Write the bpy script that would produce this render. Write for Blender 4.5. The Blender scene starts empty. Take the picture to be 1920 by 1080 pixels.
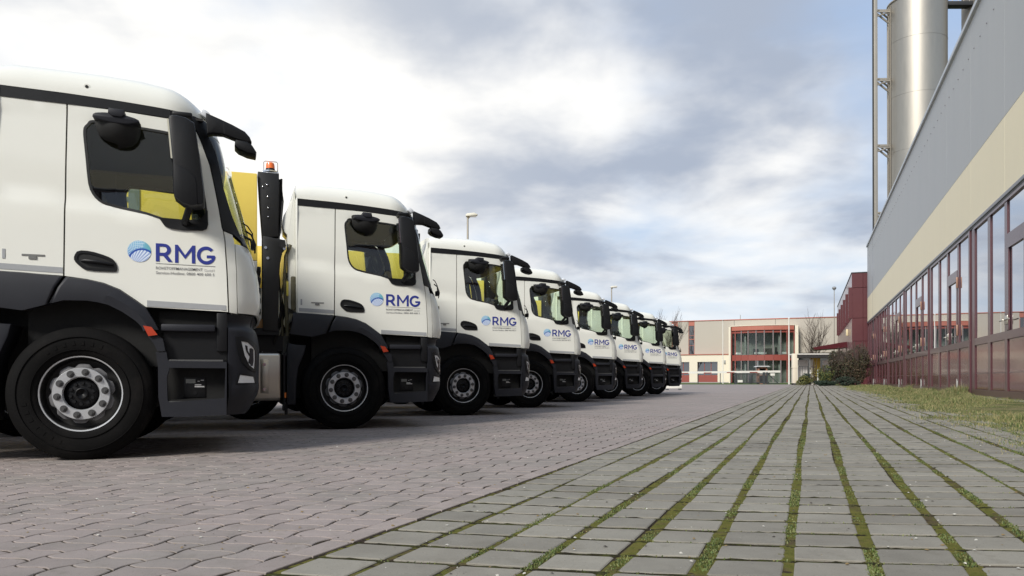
import bpy, bmesh, math, random
import numpy as np
from mathutils import Vector, Matrix, noise
from mathutils.geometry import delaunay_2d_cdt
random.seed(7); np.random.seed(7)
scene = bpy.context.scene
col = scene.collection
PI = math.pi; R = math.radians

# ------------------------------------------------------------------ camera
F_PX, HORIZON, CAM_H = 1460.44, 711.4, 0.6363
cam_d = bpy.data.cameras.new('camera'); cam = bpy.data.objects.new('camera', cam_d); col.objects.link(cam)
cam.location = (0, 0, CAM_H)
cam.rotation_euler = (R(90), R(0.12), 0)
cam_d.sensor_width = 36; cam_d.lens = 36 * F_PX / 1920
cam_d.shift_y = (HORIZON - 540) / 1920
cam_d.clip_start = 0.05; cam_d.clip_end = 3000
scene.camera = cam

# ------------------------------------------------------------------ exposure, sun
scene.view_settings.view_transform = 'Standard'; scene.view_settings.look = 'None'
scene.view_settings.gamma = 1; scene.view_settings.use_curve_mapping = False
scene.view_settings.exposure = 0.60
SUN = Vector((-0.43, -0.66, 0.58)).normalized()
sd = bpy.data.lights.new('sun', 'SUN'); sd.energy = 2.6; sd.angle = R(14); sd.color = (1, 0.955, 0.88)
so = bpy.data.objects.new('sun', sd); col.objects.link(so)
so.rotation_euler = (-SUN).to_track_quat('-Z', 'Y').to_euler()

# ------------------------------------------------------------------ node helper
class NT:
    def __init__(s, nt): s.nt = nt
    def n(s, t, **kw):
        x = s.nt.nodes.new(t)
        for k, v in kw.items(): setattr(x, k, v)
        return x
    def put(s, sock, v):
        if isinstance(v, bpy.types.NodeSocket): s.nt.links.new(v, sock)
        else:
            if hasattr(sock.default_value, '__len__') and not hasattr(v, '__len__'): v = (v,) * len(sock.default_value)
            if hasattr(v, '__len__') and len(v) == 3 and len(sock.default_value) == 4: v = (*v, 1)
            sock.default_value = v
    def m(s, op, a, b=0.0, c=0.0, clamp=False):
        x = s.n('ShaderNodeMath', operation=op, use_clamp=clamp)
        s.put(x.inputs[0], a); s.put(x.inputs[1], b); s.put(x.inputs[2], c); return x.outputs[0]
    def vm(s, op, a, b=(0, 0, 0), scale=1.0):
        x = s.n('ShaderNodeVectorMath', operation=op)
        s.put(x.inputs[0], a); s.put(x.inputs[1], b)
        if op == 'SCALE': s.put(x.inputs[3], scale)
        return x.outputs['Value'] if op in ('DOT_PRODUCT', 'LENGTH') else x.outputs[0]
    def noise(s, vec, scale, detail=4, rough=0.55, dist=0.0):
        x = s.n('ShaderNodeTexNoise'); s.put(x.inputs['Vector'], vec); x.inputs['Scale'].default_value = scale
        x.inputs['Detail'].default_value = detail; x.inputs['Roughness'].default_value = rough; x.inputs['Distortion'].default_value = dist
        return x.outputs['Fac']
    def ss(s, v, a, b, lo=0.0, hi=1.0):
        x = s.n('ShaderNodeMapRange', interpolation_type='SMOOTHSTEP')
        s.put(x.inputs[0], v); x.inputs[1].default_value = a; x.inputs[2].default_value = b
        x.inputs[3].default_value = lo; x.inputs[4].default_value = hi; return x.outputs[0]
    def mix(s, f, a, b, mode='MIX'):
        x = s.n('ShaderNodeMix', data_type='RGBA', blend_type=mode)
        s.put(x.inputs[0], f); s.put(x.inputs[6], a); s.put(x.inputs[7], b); return x.outputs[2]

# ------------------------------------------------------------------ world: NISHITA sky under broken cloud
w = bpy.data.worlds.new('World'); scene.world = w; w.use_nodes = True
T = NT(w.node_tree); w.node_tree.nodes.clear()
sky = T.n('ShaderNodeTexSky', sky_type='NISHITA', sun_disc=False)
sky.sun_elevation = math.asin(SUN.z); sky.sun_rotation = math.atan2(SUN.x, SUN.y); sky.air_density = 1.0; sky.dust_density = 1.6
geo = T.n('ShaderNodeTexCoord')
d = T.vm('NORMALIZE', geo.outputs['Generated'])
sep = T.n('ShaderNodeSeparateXYZ'); T.put(sep.inputs[0], d)
dz = T.m('MAXIMUM', sep.outputs[2], 0.0)
den = T.m('ADD', dz, 0.22)
cx = T.m('DIVIDE', sep.outputs[0], den); cy = T.m('DIVIDE', sep.outputs[1], den)
cmb = T.n('ShaderNodeCombineXYZ'); T.put(cmb.inputs[0], cx); T.put(cmb.inputs[1], T.m('MULTIPLY', cy, 1.0)); cmb.inputs[2].default_value = 9.1
P = cmb.outputs[0]
def blob(px, py, k, amp):
    """a soft bank of cloud round the sky direction seen at photo pixel (px, py)"""
    v = Vector(((px - 960) / F_PX, 1, (HORIZON - py) / F_PX)).normalized()
    dt = T.vm('DOT_PRODUCT', d, tuple(v))
    return T.m('MULTIPLY', T.m('EXPONENT', T.m('MULTIPLY', T.m('SUBTRACT', dt, 1.0), k)), amp)
n1 = T.noise(P, 1.15, 6, 0.52, 0.25)
n2 = T.noise(P, 3.2, 5, 0.52, 0.15)
n3 = T.noise(T.vm('ADD', P, (8.1, 3.2, 5.0)), 1.9, 5, 0.52, 0.3)
def total(xs):
    a = xs[0]
    for x in xs[1:]: a = T.m('ADD', a, x)
    return a
cov = total([T.m('MULTIPLY', n1, 1.0), T.m('MULTIPLY', n2, 0.45), blob(100, 40, 14, .22), blob(760, 90, 60, .14), blob(1150, 200, 50, .20), blob(1480, 240, 60, .20), blob(980, 280, 80, .10),
             blob(1420, 385, 300, .12), blob(1250, 345, 260, -.12), blob(470, 110, 220, -.12), blob(560, 300, 200, .06), blob(1700, 40, 90, -.16), blob(1000, 440, 120, -.06), blob(1480, 60, 160, .10), blob(1330, 120, 200, .08), blob(760, 330, 160, .08), blob(900, 160, 160, .08)])
cloud = T.ss(cov, 0.60, 0.98)
thick = total([T.m('MULTIPLY', n3, 1.15), T.m('MULTIPLY', n2, 0.75), blob(160, 150, 14, -.12), blob(760, 50, 150, .16), blob(980, 250, 120, .20), blob(1270, 250, 130, .20), blob(1540, 250, 110, .20), blob(1240, 10, 260, .10),
               blob(1440, 385, 260, -.26), blob(1080, 110, 190, -.14), blob(620, 340, 120, -.16), blob(880, 420, 200, .06), blob(1150, 490, 200, .04)])
dark = T.ss(thick, 0.74, 1.30)
shade = T.mix(dark, (0.71, 0.705, 0.69), (0.285, 0.325, 0.40))
warm = T.ss(blob(500, 250, 22, 1.0), 0.0, 1.0)
shade = T.mix(T.m('MULTIPLY', warm, 0.22), shade, (0.86, 0.82, 0.74))
blue = T.mix(T.ss(dz, 0.0, 0.42), (0.47, 0.56, 0.68), (0.34, 0.45, 0.64))
skyc = T.vm('SCALE', sky.outputs[0], scale=0.055)
blue = T.mix(0.72, skyc, blue)
lowhaze = T.ss(dz, 0.0, 0.12, 0.7, 0.0)
colr = T.mix(cloud, blue, shade)
colr = T.mix(lowhaze, colr, (0.60, 0.645, 0.70))
below = T.ss(sep.outputs[2], -0.02, 0.0)
colr = T.mix(below, (0.22, 0.21, 0.20), colr)
bg = T.n('ShaderNodeBackground'); T.put(bg.inputs[0], colr); bg.inputs[1].default_value = 1.0
wo = T.n('ShaderNodeOutputWorld'); T.nt.links.new(bg.outputs[0], wo.inputs[0])

# ------------------------------------------------------------------ materials
MATS = {}
def mat(name, c, rough=0.6, metal=0.0, var=0.06, vscale=3.0, bump=0.0, bscale=60.0, coat=0.0, rv=0.12, ior=1.5, stain=None, stain_f=0.0, coords='obj', stretch=None, emit=0.0, spec=None):
    if name in MATS: return MATS[name]
    m = bpy.data.materials.new(name); m.use_nodes = True; t = NT(m.node_tree)
    b = m.node_tree.nodes['Principled BSDF']
    tc = t.n('ShaderNodeTexCoord'); ge = t.n('ShaderNodeNewGeometry')
    v = tc.outputs['Object'] if coords == 'obj' else ge.outputs['Position']
    if stretch: v = t.vm('MULTIPLY', v, stretch)
    f = t.noise(v, vscale, 5, 0.6)
    f2 = t.noise(v, vscale * 9, 3, 0.6)
    k = t.m('ADD', 1.0, t.m('MULTIPLY', t.m('SUBTRACT', t.m('ADD', t.m('MULTIPLY', f, .65), t.m('MULTIPLY', f2, .35)), 0.5), var * 4))
    c3 = t.vm('SCALE', tuple(c), scale=k)
    if stain is not None:
        c3 = t.mix(t.m('MULTIPLY', t.ss(t.noise(v, vscale * 0.6, 6, 0.65), 0.48, 0.7), stain_f), c3, stain)
    t.put(b.inputs['Base Color'], c3)
    b.inputs['Metallic'].default_value = metal; b.inputs['IOR'].default_value = ior
    t.put(b.inputs['Roughness'], t.m('ADD', rough, t.m('MULTIPLY', t.m('SUBTRACT', f2, 0.5), rv), clamp=True))
    b.inputs['Coat Weight'].default_value = coat; b.inputs['Coat Roughness'].default_value = 0.06
    if spec is not None: b.inputs['Specular IOR Level'].default_value = spec
    if bump:
        bn = t.n('ShaderNodeBump'); bn.inputs['Strength'].default_value = bump; bn.inputs['Distance'].default_value = 0.01
        t.put(bn.inputs['Height'], t.noise(v, bscale, 4, 0.6)); t.nt.links.new(bn.outputs[0], b.inputs['Normal'])
    if emit: t.put(b.inputs['Emission Color'], tuple(c)); b.inputs['Emission Strength'].default_value = emit
    MATS[name] = m; return m

def schlick(t, ior):
    f0 = ((ior - 1) / (ior + 1)) ** 2; lw_ = t.n('ShaderNodeLayerWeight'); lw_.inputs[0].default_value = .5
    return t.m('ADD', f0, t.m('MULTIPLY', t.m('POWER', lw_.outputs['Facing'], 5.0), 1 - f0))
def glass(name, tint=(0.8, 0.88, 0.85), ior=1.6, rough=0.0):
    if name in MATS: return MATS[name]
    m = bpy.data.materials.new(name); m.use_nodes = True; t = NT(m.node_tree); t.nt.nodes.clear()
    tr = t.n('ShaderNodeBsdfTransparent'); tr.inputs[0].default_value = (*tint, 1)
    gl = t.n('ShaderNodeBsdfGlossy'); gl.inputs[0].default_value = (.95, .97, 1, 1); gl.inputs[1].default_value = rough
    mx = t.n('ShaderNodeMixShader'); t.nt.links.new(schlick(t, ior), mx.inputs[0]); t.nt.links.new(tr.outputs[0], mx.inputs[1]); t.nt.links.new(gl.outputs[0], mx.inputs[2])
    o = t.n('ShaderNodeOutputMaterial'); t.nt.links.new(mx.outputs[0], o.inputs[0]); MATS[name] = m; return m

M_PAINT = mat('white_truck_paint', (.765, .765, .70), .28, var=.004, vscale=1.2, rv=.02, coat=.35)
M_BLACK = mat('black_plastic', (.0065, .0068, .008), .45, var=.10, spec=.28, vscale=8, bump=.05, bscale=300)
M_GREY = mat('charcoal_plastic', (.015, .016, .021), .52, var=.10, spec=.3, vscale=5, bump=.06, bscale=300)
M_DARK = mat('dark_underbody', (.003, .003, .003), .8, var=.2)
M_RUB = mat('tyre_rubber', (.0045, .0043, .0043), .8, var=.25, vscale=6, bump=.15, bscale=60, stain=(.016, .014, .013), stain_f=.4, spec=.12)
M_SEAL = mat('rubber_seal', (.006, .006, .006), .5)
M_INT = mat('cab_interior_fabric', (.02, .019, .018), .9, var=.1)
M_SEAT = mat('seat_fabric', (.045, .042, .03), .9, var=.2, vscale=20)
M_STEEL = mat('rim_silver', (.56, .57, .58), .33, metal=.55, var=.05, bump=.03)
M_STAIN = mat('stainless_steel', (.52, .48, .41), .30, metal=.95, var=.04, vscale=3, stretch=(1, 1, .15))
M_CHROME = mat('chrome', (.75, .75, .76), .12, metal=1.0)
M_YEL = mat('yellow_body_paint', (.90, .68, .13), .38, var=.025, vscale=1.5, coat=.2)
M_BODYG = mat('light_grey_body_paint', (.42, .42, .39), .5, var=.06, stain=(.2, .19, .16), stain_f=.3)
M_STRIPE = mat('reflective_tape', (.34, .35, .36), .35, var=.08, vscale=60)
M_RED = mat('marker_lens_red', (.42, .045, .015), .2, coat=.4)
M_ORANGE = mat('beacon_orange', (.85, .17, .03), .2, coat=.5)
M_NAVY = mat('navy_lettering', (.022, .035, .24), .4, var=.01)
M_TXT = mat('grey_lettering', (.14, .14, .15), .5, var=.01)
M_TXTL = mat('pale_lettering', (.50, .50, .49), .5, var=.01)
M_WGL = glass('cab_window_glass', (.84, .90, .76), 1.75)
M_WSGL = glass('windscreen_glass', (.86, .97, .94), 1.3)
M_LENS = glass('lamp_glass', (.97, .98, .99), 1.22)
M_LAMP = mat('lamp_reflector', (.86, .86, .85), .35, metal=0, var=.10, vscale=30)
M_WOOD = mat('wood_block', (.30, .16, .06), .7, var=.2, vscale=10)

# ------------------------------------------------------------------ mesh helpers
def finish(o, smooth=35, m=None, parent=None):
    me = o.data
    if m is not None and not me.materials: me.materials.append(m)
    if smooth:
        me.shade_smooth()
        try: me.set_sharp_from_angle(angle=R(smooth))
        except Exception: pass
    if parent is not None: o.parent = parent
    return o
def mesh(name, verts, faces, m, parent=None, smooth=35):
    me = bpy.data.meshes.new(name)
    if isinstance(verts, np.ndarray): verts = verts.tolist()
    if isinstance(faces, np.ndarray): faces = faces.tolist()
    me.from_pydata(verts, [], faces); me.update()
    o = bpy.data.objects.new(name, me); col.objects.link(o)
    return finish(o, smooth, m, parent)
def tri_mesh(name, V, Fc, m, parent=None, smooth=0, mat_idx=None, mats=None):
    """fast numpy mesh; Fc is (n,3) or (n,4)"""
    V = np.asarray(V, dtype=np.float32); Fc = np.asarray(Fc, dtype=np.int32); k = Fc.shape[1]
    me = bpy.data.meshes.new(name); me.vertices.add(len(V)); me.vertices.foreach_set('co', V.ravel())
    me.loops.add(Fc.size); me.loops.foreach_set('vertex_index', Fc.ravel())
    me.polygons.add(len(Fc)); me.polygons.foreach_set('loop_start', np.arange(0, Fc.size, k, dtype=np.int32))
    for x in (mats or [m]): me.materials.append(x)
    if mat_idx is not None: me.polygons.foreach_set('material_index', np.asarray(mat_idx, dtype=np.int32))
    me.update(calc_edges=True); me.validate()
    o = bpy.data.objects.new(name, me); col.objects.link(o)
    return finish(o, smooth, None, parent)
class MB:
    """collects shapes and links them as ONE mesh object"""
    def __init__(s): s.b = bmesh.new()
    def box(s, x0, x1, y0, y1, z0, z1, bev=0.0, rot=None, seg=2):
        mt = Matrix.Translation(((x0 + x1) / 2, (y0 + y1) / 2, (z0 + z1) / 2))
        if rot is not None: mt = mt @ rot
        mt = mt @ Matrix.Diagonal((abs(x1 - x0), abs(y1 - y0), abs(z1 - z0), 1))
        r = bmesh.ops.create_cube(s.b, size=1, matrix=mt)
        if bev:
            es = list({e for v in r['verts'] for e in v.link_edges})
            bmesh.ops.bevel(s.b, geom=es, offset=bev, segments=seg, affect='EDGES', profile=.5)
        return s
    def cyl(s, p0, p1, r0, r1=None, seg=12, caps=True):
        p0 = Vector(p0); p1 = Vector(p1); dv = p1 - p0
        q = dv.to_track_quat('Z', 'Y').to_matrix().to_4x4()
        bmesh.ops.create_cone(s.b, cap_ends=caps, segments=seg, radius1=r0, radius2=r0 if r1 is None else r1, depth=dv.length,
                              matrix=Matrix.Translation((p0 + p1) / 2) @ q)
        return s
    def tube(s, pts, r, seg=8):
        pts = [Vector(p) for p in pts]; rings = []
        for i, p in enumerate(pts):
            tdir = (pts[min(i + 1, len(pts) - 1)] - pts[max(i - 1, 0)]).normalized()
            q = tdir.to_track_quat('Z', 'Y'); rr = r[i] if hasattr(r, '__len__') else r
            rings.append([s.b.verts.new(p + q @ Vector((math.cos(a) * rr, math.sin(a) * rr, 0))) for a in [2 * PI * k / seg for k in range(seg)]])
        for a, b in zip(rings, rings[1:]):
            for k in range(seg): s.b.faces.new((a[k], a[(k + 1) % seg], b[(k + 1) % seg], b[k]))
        s.b.faces.new(rings[0][::-1]); s.b.faces.new(rings[-1]); return s
    def prism(s, poly, axis, a0, a1, bev=0.0):
        """polygon (u,v) pulled along an axis: 'y' -> (u, a, v); 'x' -> (a, u, v); 'z' -> (u, v, a)"""
        f = {'y': lambda u, v, a: (u, a, v), 'x': lambda u, v, a: (a, u, v), 'z': lambda u, v, a: (u, v, a)}[axis]
        A = [s.b.verts.new(f(u, v, a0)) for u, v in poly]; B = [s.b.verts.new(f(u, v, a1)) for u, v in poly]; n = len(poly)
        fs = [s.b.faces.new(A), s.b.faces.new(B[::-1])]
        for k in range(n): fs.append(s.b.faces.new((A[k], B[k], B[(k + 1) % n], A[(k + 1) % n])))
        bmesh.ops.recalc_face_normals(s.b, faces=fs)
        if bev:
            es = list({e for x in fs[:2] for e in x.edges})
            bmesh.ops.bevel(s.b, geom=es, offset=bev, segments=2, affect='EDGES', profile=.5)
        return s
    def sphere(s, c, r, sc=(1, 1, 1), seg=14):
        bmesh.ops.create_uvsphere(s.b, u_segments=seg, v_segments=max(6, seg // 2), radius=r, matrix=Matrix.Translation(c) @ Matrix.Diagonal((*sc, 1))); return s
    def lathe(s, prof, axis='y', c=(0, 0, 0), seg=48, flip=False):
        """prof: list of (h, r) along the axis"""
        rings = []
        for h, r in prof:
            ring = []
            for k in range(seg):
                a = 2 * PI * k / seg; p = (r * math.cos(a), h, r * math.sin(a)) if axis == 'y' else (r * math.cos(a), r * math.sin(a), h)
                ring.append(s.b.verts.new((p[0] + c[0], p[1] + c[1], p[2] + c[2])))
            rings.append(ring)
        fs = []
        for a, b in zip(rings, rings[1:]):
            for k in range(seg):
                f = (a[k], a[(k + 1) % seg], b[(k + 1) % seg], b[k])
                fs.append(s.b.faces.new(f[::-1] if flip else f))
        return s
    def build(s, name, m, parent=None, smooth=35):
        me = bpy.data.meshes.new(name); s.b.to_mesh(me); s.b.free()
        o = bpy.data.objects.new(name, me); col.objects.link(o); return finish(o, smooth, m, parent)
def empty(name, loc=(0, 0, 0), rz=0.0, parent=None):
    o = bpy.data.objects.new(name, None); col.objects.link(o); o.location = loc; o.rotation_euler = (0, 0, rz); o.empty_display_size = .3
    if parent is not None: o.parent = parent
    return o
def tag(o, label=None, cat=None, group=None, kind=None):
    if label: o['label'] = label
    if cat: o['category'] = cat
    if group: o['group'] = group
    if kind: o['kind'] = kind
    return o
def dup(o, parent=None):
    c = o.copy(); col.objects.link(c); c.parent = parent
    for ch in list(o.children): dup(ch, c)
    return c
def in_poly(P, poly):
    P = np.asarray(P); x, y = P[:, 0], P[:, 1]; r = np.zeros(len(P), bool); n = len(poly)
    for i in range(n):
        x0, y0 = poly[i]; x1, y1 = poly[(i + 1) % n]
        c = ((y0 > y) != (y1 > y)); 
        if y1 != y0: r ^= c & (x < (x1 - x0) * (y - y0) / (y1 - y0) + x0)
    return r
def densify(poly, res):
    out = []
    for i, p in enumerate(poly):
        q = poly[(i + 1) % len(poly)]; L = math.hypot(q[0] - p[0], q[1] - p[1]); n = max(1, int(math.ceil(L / res)))
        out += [(p[0] + (q[0] - p[0]) * k / n, p[1] + (q[1] - p[1]) * k / n) for k in range(n)]
    return out
def smooth_poly(poly, it=2, keep=()):
    """corner cutting"""
    for _ in range(it):
        out = []
        n = len(poly)
        for i in range(n):
            p, q = poly[i], poly[(i + 1) % n]
            out += [(p[0] * .75 + q[0] * .25, p[1] * .75 + q[1] * .25), (p[0] * .25 + q[0] * .75, p[1] * .25 + q[1] * .75)]
        poly = out
    return poly
def tri2d(outers, holes=(), res=None):
    V, E = [], []
    for lp in list(outers) + list(holes):
        q = densify(lp, res) if res else list(lp); b = len(V); V += q; E += [(b + i, b + (i + 1) % len(q)) for i in range(len(q))]
    if res:
        A = np.array(V); x0, y0 = A.min(0); x1, y1 = A.max(0)
        gx = np.arange(x0 + res * .5, x1, res); gy = np.arange(y0 + res * .5, y1, res)
        if len(gx) and len(gy):
            G = np.array([(a, b) for a in gx for b in gy])
            dd = np.sqrt(((G[:, None, :] - A[None]) ** 2).sum(2)).min(1); G = G[dd > res * .45]; V += [tuple(g) for g in G]
    r = delaunay_2d_cdt([Vector(v) for v in V], E, [], 0, 1e-6)
    vo = np.array([tuple(v) for v in r[0]]); fo = np.array([tuple(f) for f in r[2]])
    C = vo[fo].mean(1); ok = np.zeros(len(fo), bool)
    for o in outers: ok |= in_poly(C, o)
    for h in holes: ok &= ~in_poly(C, h)
    fo = fo[ok]; a = vo[fo]
    ar = (a[:, 1, 0] - a[:, 0, 0]) * (a[:, 2, 1] - a[:, 0, 1]) - (a[:, 2, 0] - a[:, 0, 0]) * (a[:, 1, 1] - a[:, 0, 1])
    fo[ar < 0] = fo[ar < 0][:, ::-1]; fo = fo[abs(ar) > 1e-10]
    return vo, fo

# ================================================================== THE TRUCK
W = 2.44
TP = np.array([(.30, 1.25), (.38, 1.285), (.45, 1.31), (.49, 1.318), (.56, 1.335), (.75, 1.34), (.93, 1.345), (1.03, 1.33), (1.09, 1.315), (1.16, 1.325), (1.23, 1.36), (1.34, 1.366),
               (1.556, 1.345), (1.735, 1.30), (1.79, 1.27), (1.86, 1.235), (2.045, 1.20), (2.31, 1.132), (2.46, 1.092), (2.67, 1.045), (2.80, 1.0), (2.90, .955), (3.1, .86)])
def TF(z): return float(np.interp(z, TP[:, 0], TP[:, 1]))
def crease_z(t): return 2.13 - 0.12 * (t + .55)
def ys(t, z):
    """lateral position of the cab side (0 = outer plane of the near wheel)"""
    tf = TF(z); tc = tf - .30
    y0 = .03 + max(0, z - 1.95) * .05
    if z < 1.2: y0 = .012
    elif t < .95:                                     # pressed character line: the belt stands 9 mm proud under it
        cz = crease_z(t); y0 += .018 * min(1, max(0, (z - cz + .02) / .02)) - .018 * min(1, max(0, (z - cz - .01) / .25))
        y0 += .008 * min(1, max(0, (2.785 - z - (t + .5) * -.0) / .012)) - .008
    a = min(max((t - tc) / .30, 0), .995)
    return y0 + .35 * (1 - math.sqrt(1 - a * a))
def nrm(t, z):
    e = .004; dy = (ys(t + e, z) - ys(t - e, z)) / (2 * e) if t > TF(z) - .32 else 0.0
    L = math.hypot(dy, 1); return dy / L, -1 / L
def panel(name, outers, m, parent, holes=(), off=0.0, thick=.02, res=.06, side=1, flat=None, smooth=35, single=False):
    """a sheet cut to an outline in (t, z), bent onto the side of the cab, with thickness"""
    if outers and not hasattr(outers[0][0], '__len__'): outers = [outers]
    V2, Fc = tri2d(outers, holes, res)
    front, back = [], []
    for t, z in V2:
        if flat is None: nt, ny = nrm(t, z); y = ys(t, z)
        else: nt, ny = 0, -1; y = flat
        front.append((t + nt * off, y + ny * off, z)); back.append((t + nt * (off - thick), y + ny * (off - thick), z))
    n = len(V2); V = front + back; F = [tuple(f) for f in Fc] + [tuple(int(i) + n for i in f[::-1]) for f in Fc]
    cnt = {}
    for f in Fc:
        for i in range(3): cnt[(int(f[i]), int(f[(i + 1) % 3]))] = 1
    for (a, b) in cnt:
        if (b, a) not in cnt: F.append((a, a + n, b + n, b))
    if single: V = front; F = [tuple(f) for f in Fc]
    if side < 0: V = [(x, W - y, z) for x, y, z in V]; F = [f[::-1] for f in F]
    return mesh(name, V, [tuple(int(i) for i in f) for f in F], m, parent, smooth)
def ring(name, z0, z1, ts, m, parent, off=0.0, thick=.02, dz=.05, full=True, na=12, single=False, bulge=.03):
    """skin wrapped round the front of the cab from outline t = ts(z) on the near side to the far side"""
    nz = max(2, int((z1 - z0) / dz) + 1); V = []; rows = []
    for k in range(nz):
        z = z0 + (z1 - z0) * k / (nz - 1); tf = TF(z); tc = tf - .30; s = ts(z)
        L = []
        if s < tc: L += [(s + (tc - s) * i / 3, z) for i in range(3)]; a0 = 0
        else: a0 = math.asin(min(.99, (s - tc) / .30))
        for i in range(na + 1):
            a = a0 + (math.asin(.995) - a0) * i / na; L.append((tc + .30 * math.sin(a), z))
        row = []
        for t, zz in L:
            nt, ny = nrm(t, zz); row.append((t + nt * off, ys(t, zz) + ny * off, zz, nt, ny))
        te, ye = row[-1][0], row[-1][1]
        for i in range(1, 7):
            f = i / 7; row.append((te + bulge * math.sin(PI * f), ye + (W - 2 * ye) * f, z, 1, 0))
        row += [(x, W - y, zz, nt, -ny) for x, y, zz, nt, ny in row[:len(L)][::-1]]
        rows.append(row)
    # rows can differ in length: pad by repeating the start
    mx = max(len(r) for r in rows)
    for r in rows:
        while len(r) < mx: r.insert(0, r[0]); r.append(r[-1]) if len(r) < mx else None
    F = []; nc = mx
    for r in rows: V += [(x, y, z) for x, y, z, a, b in r]
    nV = len(V)
    for r in rows: V += [(x - a * thick, y - b * thick, z) for x, y, z, a, b in r]
    for k in range(nz - 1):
        for i in range(nc - 1):
            q = (k * nc + i, k * nc + i + 1, (k + 1) * nc + i + 1, (k + 1) * nc + i); F.append(q); F.append(tuple(j + nV for j in q[::-1]))
    for i in range(nc - 1):
        F.append((i + 1, i, i + nV, i + 1 + nV)); e = (nz - 1) * nc + i; F.append((e, e + 1, e + 1 + nV, e + nV))
    for k in range(nz - 1):
        a, b = k * nc, (k + 1) * nc; F.append((a, b, b + nV, a + nV)); a += nc - 1; b += nc - 1; F.append((b, a, a + nV, b + nV))
    if single: V = V[:nV]; F = [f for f in F if max(f) < nV]
    return mesh(name, V, F, m, parent)

D0, FOOT = 6.97, 1.18
def adj(t, z, y):
    """the same sight line, met y metres off the side plane"""
    k = (D0 + y) / D0; return (FOOT + (t - FOOT) * k, CAM_H + (z - CAM_H) * k)

# ---- lettering
def letter_polys():
    H, s = .149, .0275
    def arc(cx, cy, rx, ry, a0, a1, n=16): return [(cx + rx * math.cos(R(a0 + (a1 - a0) * i / n)), cy + ry * math.sin(R(a0 + (a1 - a0) * i / n))) for i in range(n + 1)]
    out = {}
    # R, origin left-bottom, width .125
    rx, ry = .052, .0505
    bowl = [(0, H)] + [(.056, H)] + arc(.062, H - ry, rx, ry, 80, -90)[1:] + [(0, H - 2 * ry)]
    hole = [(s, H - s * .92)] + [(.056, H - s * .92)] + arc(.060, H - ry, rx - s, ry - s * .92, 80, -90, 12)[1:] + [(s, H - 2 * ry + s * .92)]
    out['R'] = ([bowl, [(0, 0), (s, 0), (s, H - .01), (0, H - .01)], [(.050, H - 2 * ry + .006), (.084, H - 2 * ry + .012), (.127, 0), (.094, 0)]], [hole])
    out['M'] = ([[(0, 0), (s * .95, 0), (s * .95, .103), (.0775, .033), (.129, .103), (.129, 0), (.1555, 0), (.1555, H), (.134, H), (.0775, .066), (.0215, H), (0, H)]], [])
    cx, cy, ro, ri = .072, H / 2, .0755, .0475
    g = arc(cx, cy, ro * .97, ro, 42, 352, 34) + [(cx + .0655, cy + .002), (cx + .004, cy + .002), (cx + .004, cy - .021), (cx + .040, cy - .021), (cx + .040, cy - .035)] + arc(cx, cy, ri * .97, ri, 315, 42, 28)
    out['G'] = ([g], [])
    return out
def lettering(parent):
    lp = letter_polys()
    for ch, t0, z0 in (('R', .544, 1.612), ('M', .689, 1.608), ('G', .858, 1.6045)):
        o, h = lp[ch]
        o = [[(t0 + x, z0 + y) for x, y in p] for p in o]; h = [[(t0 + x, z0 + y) for x, y in p] for p in h]
        panel('letter', o, M_NAVY, parent, h, off=.0035, thick=.003, res=None, smooth=0)
    panel('logo_rule', [(.544, 1.5945), (1.0, 1.588), (1.0, 1.591), (.544, 1.5975)], M_TXT, parent, off=.003, thick=.0025, res=.2, smooth=0)
    def text(body, t0, z0, width, height, m):
        cu = bpy.data.curves.new('txt', 'FONT'); cu.body = body; cu.size = 1; cu.resolution_u = 2; cu.offset = .004
        o = bpy.data.objects.new('txt', cu); col.objects.link(o)
        bpy.context.view_layer.update()
        me = bpy.data.meshes.new_from_object(o.evaluated_get(bpy.context.evaluated_depsgraph_get())); bpy.data.objects.remove(o); bpy.data.curves.remove(cu)
        A = np.array([v.co[:] for v in me.vertices]); x0, y0 = A[:, 0].min(), 0.0; sx = width / (A[:, 0].max() - x0); sy = height / .70
        V = [(t0 + (v[0] - x0) * sx, ys(.8, 1.55) - .004, z0 + v[1] * sy) for v in A]
        F = [tuple(p.vertices) for p in me.polygons]; bpy.data.meshes.remove(me)
        ob = mesh('lettering_line', V, F, m, parent, 0)
        # normals towards -y
        if ob.data.polygons[0].normal.y > 0: ob.data.flip_normals()
        return ob
    text('ROHSTOFFMANAGEMENT', .545, 1.5475, .357, .0235, M_TXT)
    text('GmbH', .912, 1.545, .080, .0225, M_TXTL)
    text('Service-Hotline: 0800 400 600 5', .545, 1.509, .448, .0225, M_TXT)
    # globe emblem: printed disc
    n = 72; cx, cz, r = .421, 1.6885, .0875
    V, F, C = [], [], []
    rings_ = 26; V.append((cx, ys(cx, cz) - .0035, cz))
    for i in range(1, rings_ + 1):
        for k in range(n): a = 2 * PI * k / n; V.append((cx + r * i / rings_ * math.cos(a), ys(cx, cz) - .0035, cz + r * i / rings_ * math.sin(a)))
    for k in range(n): F.append((0, 1 + k, 1 + (k + 1) % n))
    for i in range(rings_ - 1):
        b = 1 + i * n
        for k in range(n): F.append((b + k, b + n + k, b + n + (k + 1) % n, b + (k + 1) % n))
    o = mesh('globe_emblem', V, F, globe_mat(cx, cz, r), parent, 0); return o
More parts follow.
